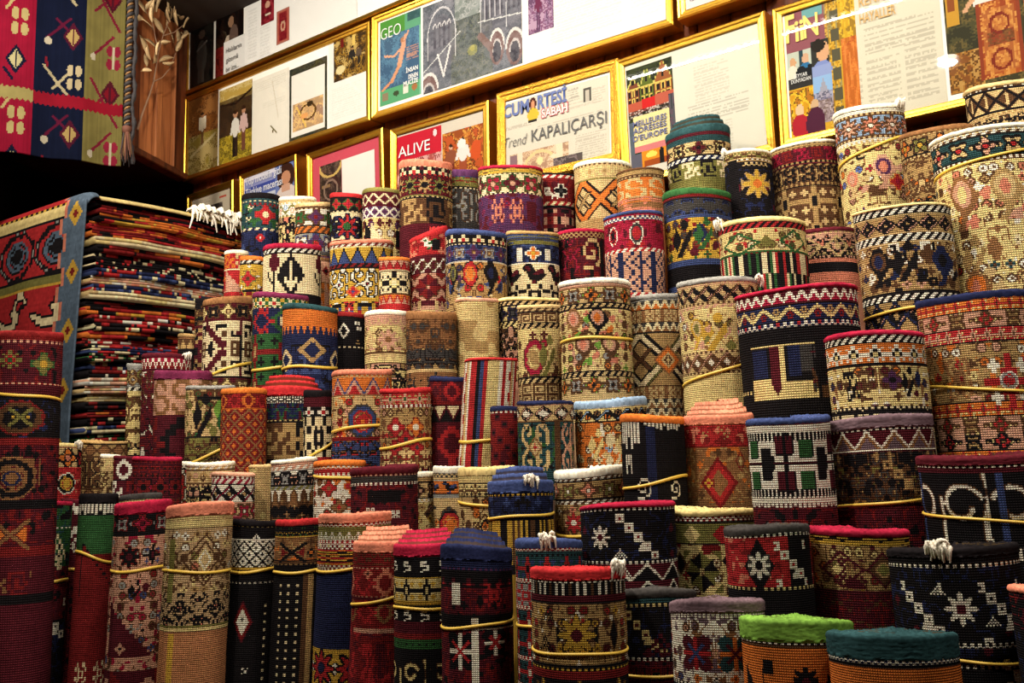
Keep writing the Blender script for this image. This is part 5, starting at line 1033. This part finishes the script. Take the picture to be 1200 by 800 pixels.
# ------------------------------------------------------------------ kilim hanging at top left
zb = at_Y(140, 196, 1.70).z; pr_ = at_Y(145, 100, 1.70); q0 = ray(0, 178); tt = (zb - EYE) / q0.z; pl = Vector((q0.x * tt, q0.y * tt, 0)); pr2 = Vector((pr_.x, pr_.y, 0))
hd = (pr2 - pl); hl = hd.length; hd.normalize(); Wk = hl * 215 / 145; Hk = CEIL - zb - .01
hang = Print(Wk, Hk, 'b01c2c', 91, .0036)
nx = lambda p: (p + 70) / 215
ny = lambda p: 1 - (187 - p) / 187 * (.447 / Hk)
P = hang; RED, NAVY, CRM = 'a31736', '131a34', '8e8248'
P.rect(0, 0, nx(-28), 1, NAVY).rect(nx(-28), 0, nx(34), 1, RED).rect(nx(34), 0, nx(95), 1, NAVY).rect(nx(95), 0, 1.01, 1, CRM)
P.a *= (1 + (P.rng.rand(1, P.nx, 1) - .5) * .2)
def flower(cx, cy, c, dk, r=9):
    for sx in (-1, 1):
        for sy in (-1, 1): P.ell(nx(cx + sx * r * .54), ny(cy + sy * r * 1.0), r * .45 / 215, r * .85 / 187 * .447 / Hk, c)
    P.line(nx(cx), ny(cy - r * 1.6), nx(cx), ny(cy + r * 1.6), .006, dk)
def diam(cx, cy, c, dk, r=9):
    a, b = r / 215, r * 1.6 / 187 * .447 / Hk; X_, Y_ = nx(cx), ny(cy)
    for k, cc in ((1.35, dk), (.9, c)): P.tri(((X_ - a*k, Y_), (X_ + a*k, Y_), (X_, Y_ - b*k)), cc).tri(((X_ - a*k, Y_), (X_ + a*k, Y_), (X_, Y_ + b*k)), cc)
    P.rect(X_ - a * .12, Y_ - b * .8, X_ + a * .12, Y_ + b * .8, dk)
def stroke(x0, y0, x1, y1, c): P.line(nx(x0), ny(y0), nx(x1), ny(y1), .0085, c)
for k in (-260, -130, 0, 130):
    stroke(46, 66 + k, 82, 110 + k, 'c8b890'); stroke(58, 95 + k, 76, 74 + k, 'c8b890'); flower(83, 78 + k, 'd8c49a', NAVY); stroke(48, 56 + k, 50, 66 + k, '8a2030')
    stroke(48, 30 + k, 76, 0 + k, '6a1838'); stroke(60, 2 + k, 76, 18 + k, '6a1838'); diam(80, 24 + k, 'c8a868', '5a1830'); P.ell(nx(50), ny(33 + k), .022, .02, 'd8ccb0')
    stroke(103, 75 + k, 138, 135 + k, '8a2038'); stroke(106, 112 + k, 128, 88 + k, '8a2038'); diam(128, 92 + k, '8a1828', '5a1828'); stroke(104, 44 + k, 130, 14 + k, '8a2038'); flower(131, 42 + k, 'a02840', 'd8c8a8'); P.ell(nx(105), ny(45 + k), .015, .02, 'd8ccb0')
    diam(13, 66 + k, 'd0c490', NAVY); flower(16, 145 + k, 'c8b478', RED, 10); stroke(0, 78 + k, 10, 92 + k, NAVY); stroke(0, 130 + k, 12, 110 + k, 'c8b478')
for cx0, cx1, c in ((-28, 34, 'b8a868'), (34, 160, 'a81a30'), (-70, -28, 'a81a30')):
    m_ = (P.x > nx(cx0)) & (P.x < nx(cx1)); zz_ = 3 * np.abs(((P.x * 215 / 6) % 1) * 2 - 1); pyv = (P.y - 1) * Hk / .447 * 187 + 187 - zz_ - (P.x * 215 - 70) * .02
    P.put(m_ & (pyv > 100) & (pyv < 116), c)
root = tag(empty('hanging_kilim', (pl.x, pl.y, 0)), 'kilim hanging at top left with red, navy and olive upright stripes', 'kilim')
xs = np.linspace(0, 1, P.nx + 1); zs = np.linspace(0, 1, P.ny + 1); Xg, Zg = np.meshgrid(xs, zs); sd = (Xg - nx(0)) * Wk
wv = .007 * np.sin(Xg * 19) * (.3 + Zg); nrm = Vector((hd.y, -hd.x, 0))
V = np.stack([sd * hd.x + wv * nrm.x, sd * hd.y + wv * nrm.y, CEIL - .01 - Zg * Hk], -1).reshape(-1, 3)
i = (np.arange(P.ny)[:, None] * (P.nx + 1) + np.arange(P.nx)[None, :]).ravel(); F = np.stack([i, i + P.nx + 1, i + P.nx + 2, i + 1], -1)
o = link('woven_cloth', new_mesh('woven_cloth', V, F, P.a.reshape(-1, 3)), M_KILIM, root)
so = o.modifiers.new('thickness', 'SOLIDIFY'); so.thickness = .004; so.offset = 1
rod = tube_vf([(-.16 * hd.x, -.16 * hd.y, CEIL - .012), ((hl + .02) * hd.x, (hl + .02) * hd.y, CEIL - .012)], .009, 8); link('hanging_rod', new_mesh('hanging_rod', *rod), M_METAL, root)

# ------------------------------------------------------------------ twisted cord with tassel
M_GCORD = plain('gold_cord_yarn', (.17, .08, .02), .7, bump=.4, scale=300); M_KCORD = plain('black_cord_yarn', (.012, .009, .01), .8, bump=.4, scale=300); M_RCORD = plain('rust_cord_yarn', (.09, .025, .010), .8)
pc = at_Y(150, 100, 1.68); ztop_ = CEIL - .002; zbt = at_Y(150, 150, 1.68).z; ztb = at_Y(150, 194, 1.68).z
root = tag(empty('tasselled_cord', (pc.x, pc.y, ztb)), 'twisted black and gold cord with a rust tassel beside the hanging kilim', 'cord')
HH = ztop_ - ztb; h0 = zbt - ztb
for c, (mm, nm) in enumerate(((M_GCORD, 'gold_strand'), (M_KCORD, 'black_strand'))):
    n_ = 190; pts = [((.006) * math.cos(u * 150 + c * PI), .006 * math.sin(u * 150 + c * PI), h0 + u * (HH - h0)) for u in np.linspace(0, 1, n_)]
    link(nm, new_mesh(nm, *tube_vf(pts, (.0062 if c else .0036), 6)), mm, root)
pts = [(.017 * hd.x + .003 * math.sin(u * 40), .017 * hd.y + .003 * math.cos(u * 33), .01 + u * (HH - .01)) for u in np.linspace(0, 1, 60)]
link('black_fringe_cord', new_mesh('black_fringe_cord', *tube_vf(pts, [.007 + .002 * math.sin(i * 1.7) for i in range(60)], 6)), M_KCORD, root)
rg = random.Random(2)
link('tassel_head', new_mesh('tassel_head', *tube_vf([(0, 0, h0 + .012), (0, 0, h0 + .004), (0, 0, h0 - .008), (0, 0, h0 - .016)], [.006, .014, .014, .009], 8)), M_RCORD, root)
for nm, mm, k0 in (('tassel_threads', M_RCORD, 14), ('tassel_threads', M_KCORD, 14), ('tassel_threads', M_GCORD, 7)):
    parts = []
    for k in range(k0):
        a = rg.uniform(0, 6.28); r1 = rg.uniform(.006, .028); l = rg.uniform(.6, 1.0) * (h0 - .012)
        parts.append(tube_vf([(.007 * math.cos(a), .007 * math.sin(a), h0 - .008), (r1 * .7 * math.cos(a), r1 * .7 * math.sin(a), h0 - .01 - l * .5), (r1 * math.cos(a), r1 * math.sin(a), h0 - .008 - l)], [.003, .0026, .001], 4))
    o = link(nm, new_mesh(nm, *join_vf(parts)), mm, root); o['kind'] = 'stuff'

# ------------------------------------------------------------------ dried branch on the cabinet
M_STEM = plain('dry_stem', (.30, .17, .10), .8, bump=.3); M_LEAF = plain('dry_leaf', (.52, .36, .18), .75, var=.35, scale=30)
p0 = on_panel(161, 152, .03); root = tag(empty('dried_branch', p0), 'dried branch with pale brittle leaves in front of the wall cabinet', 'dried plant')
B = lambda x, y, o_: on_panel(x, y, o_) - p0
stems = [[(161, 152, .03), (168, 130, .035), (175, 112, .04), (180, 96, .045), (183, 78, .05), (186, 60, .06), (191, 42, .06), (199, 22, .07)],
         [(181, 95, .045), (190, 91, .05), (199, 80, .06), (206, 62, .06)], [(186, 60, .06), (182, 44, .06), (178, 24, .06), (170, 12, .06)], [(191, 42, .06), (204, 38, .07), (214, 30, .07)]]
for k, s_ in enumerate(stems): link('stem', new_mesh('stem', *tube_vf([B(*q) for q in s_], np.linspace(.0038 if k == 0 else .0024, .0014, len(s_)), 5)), M_STEM, root)
def leaf_mesh():
    V = []; L_ = 1.0
    for u in np.linspace(0, 1, 6):
        wd = .17 * math.sin(PI * min(1, u * .96 + .04)) ** .8; zc = -.22 * u * u
        V += [(u, -wd, zc + .05 * wd), (u, 0, zc - .05), (u, wd, zc + .05 * wd), (u, 0, zc - .075)]
    F = []
    for k in range(5):
        for a in range(4): F.append((k*4 + a, k*4 + (a+1) % 4, k*4 + 4 + (a+1) % 4, k*4 + 4 + a))
    return new_mesh('leaf', V, F)
lm = leaf_mesh(); lm.materials.append(M_LEAF)
LE = [(172, 78, 100), (176, 70, 140), (180, 74, 60), (186, 72, 40), (178, 82, 200), (190, 74, 20), (174, 66, 120), (183, 64, 90), (200, 22, 60), (203, 20, 100), (206, 18, 40), (199, 26, 140), (204, 14, 75), (198, 16, 120), (210, 20, 20), (206, 60, 60), (209, 52, 80), (212, 46, 50), (204, 50, 110), (214, 32, 70), (212, 38, 20), (178, 26, 110), (172, 16, 150), (168, 14, 60), (180, 34, 160), (176, 20, 80), (192, 40, 150), (188, 50, 30), (184, 56, 170), (195, 30, 100), (216, 40, 50), (208, 30, 130), (168, 22, 200), (182, 14, 80)]
hx_ = (RT - nv_ * RT.dot(nv_)).normalized()
for k, (x, y, dg) in enumerate(LE):
    p = B(x, y, .05 + .025 * ((k * 37) % 10) / 10); A = math.radians(dg); d_ = (hx_ * math.cos(A) + Vector((0, 0, 1)) * math.sin(A)).normalized()
    o = link('leaf', lm, None, root, p); yv = d_.cross(nv_).normalized() * (1 if k % 2 else -1); zv = d_.cross(yv); rr = Matrix((d_, yv, zv)).transposed(); S = .045 + .03 * ((k * 53) % 10) / 10
    o.rotation_euler = (rr @ Matrix.Rotation((k % 5 - 2) * .35, 3, 'X')).to_euler(); o.scale = (S, S, S)
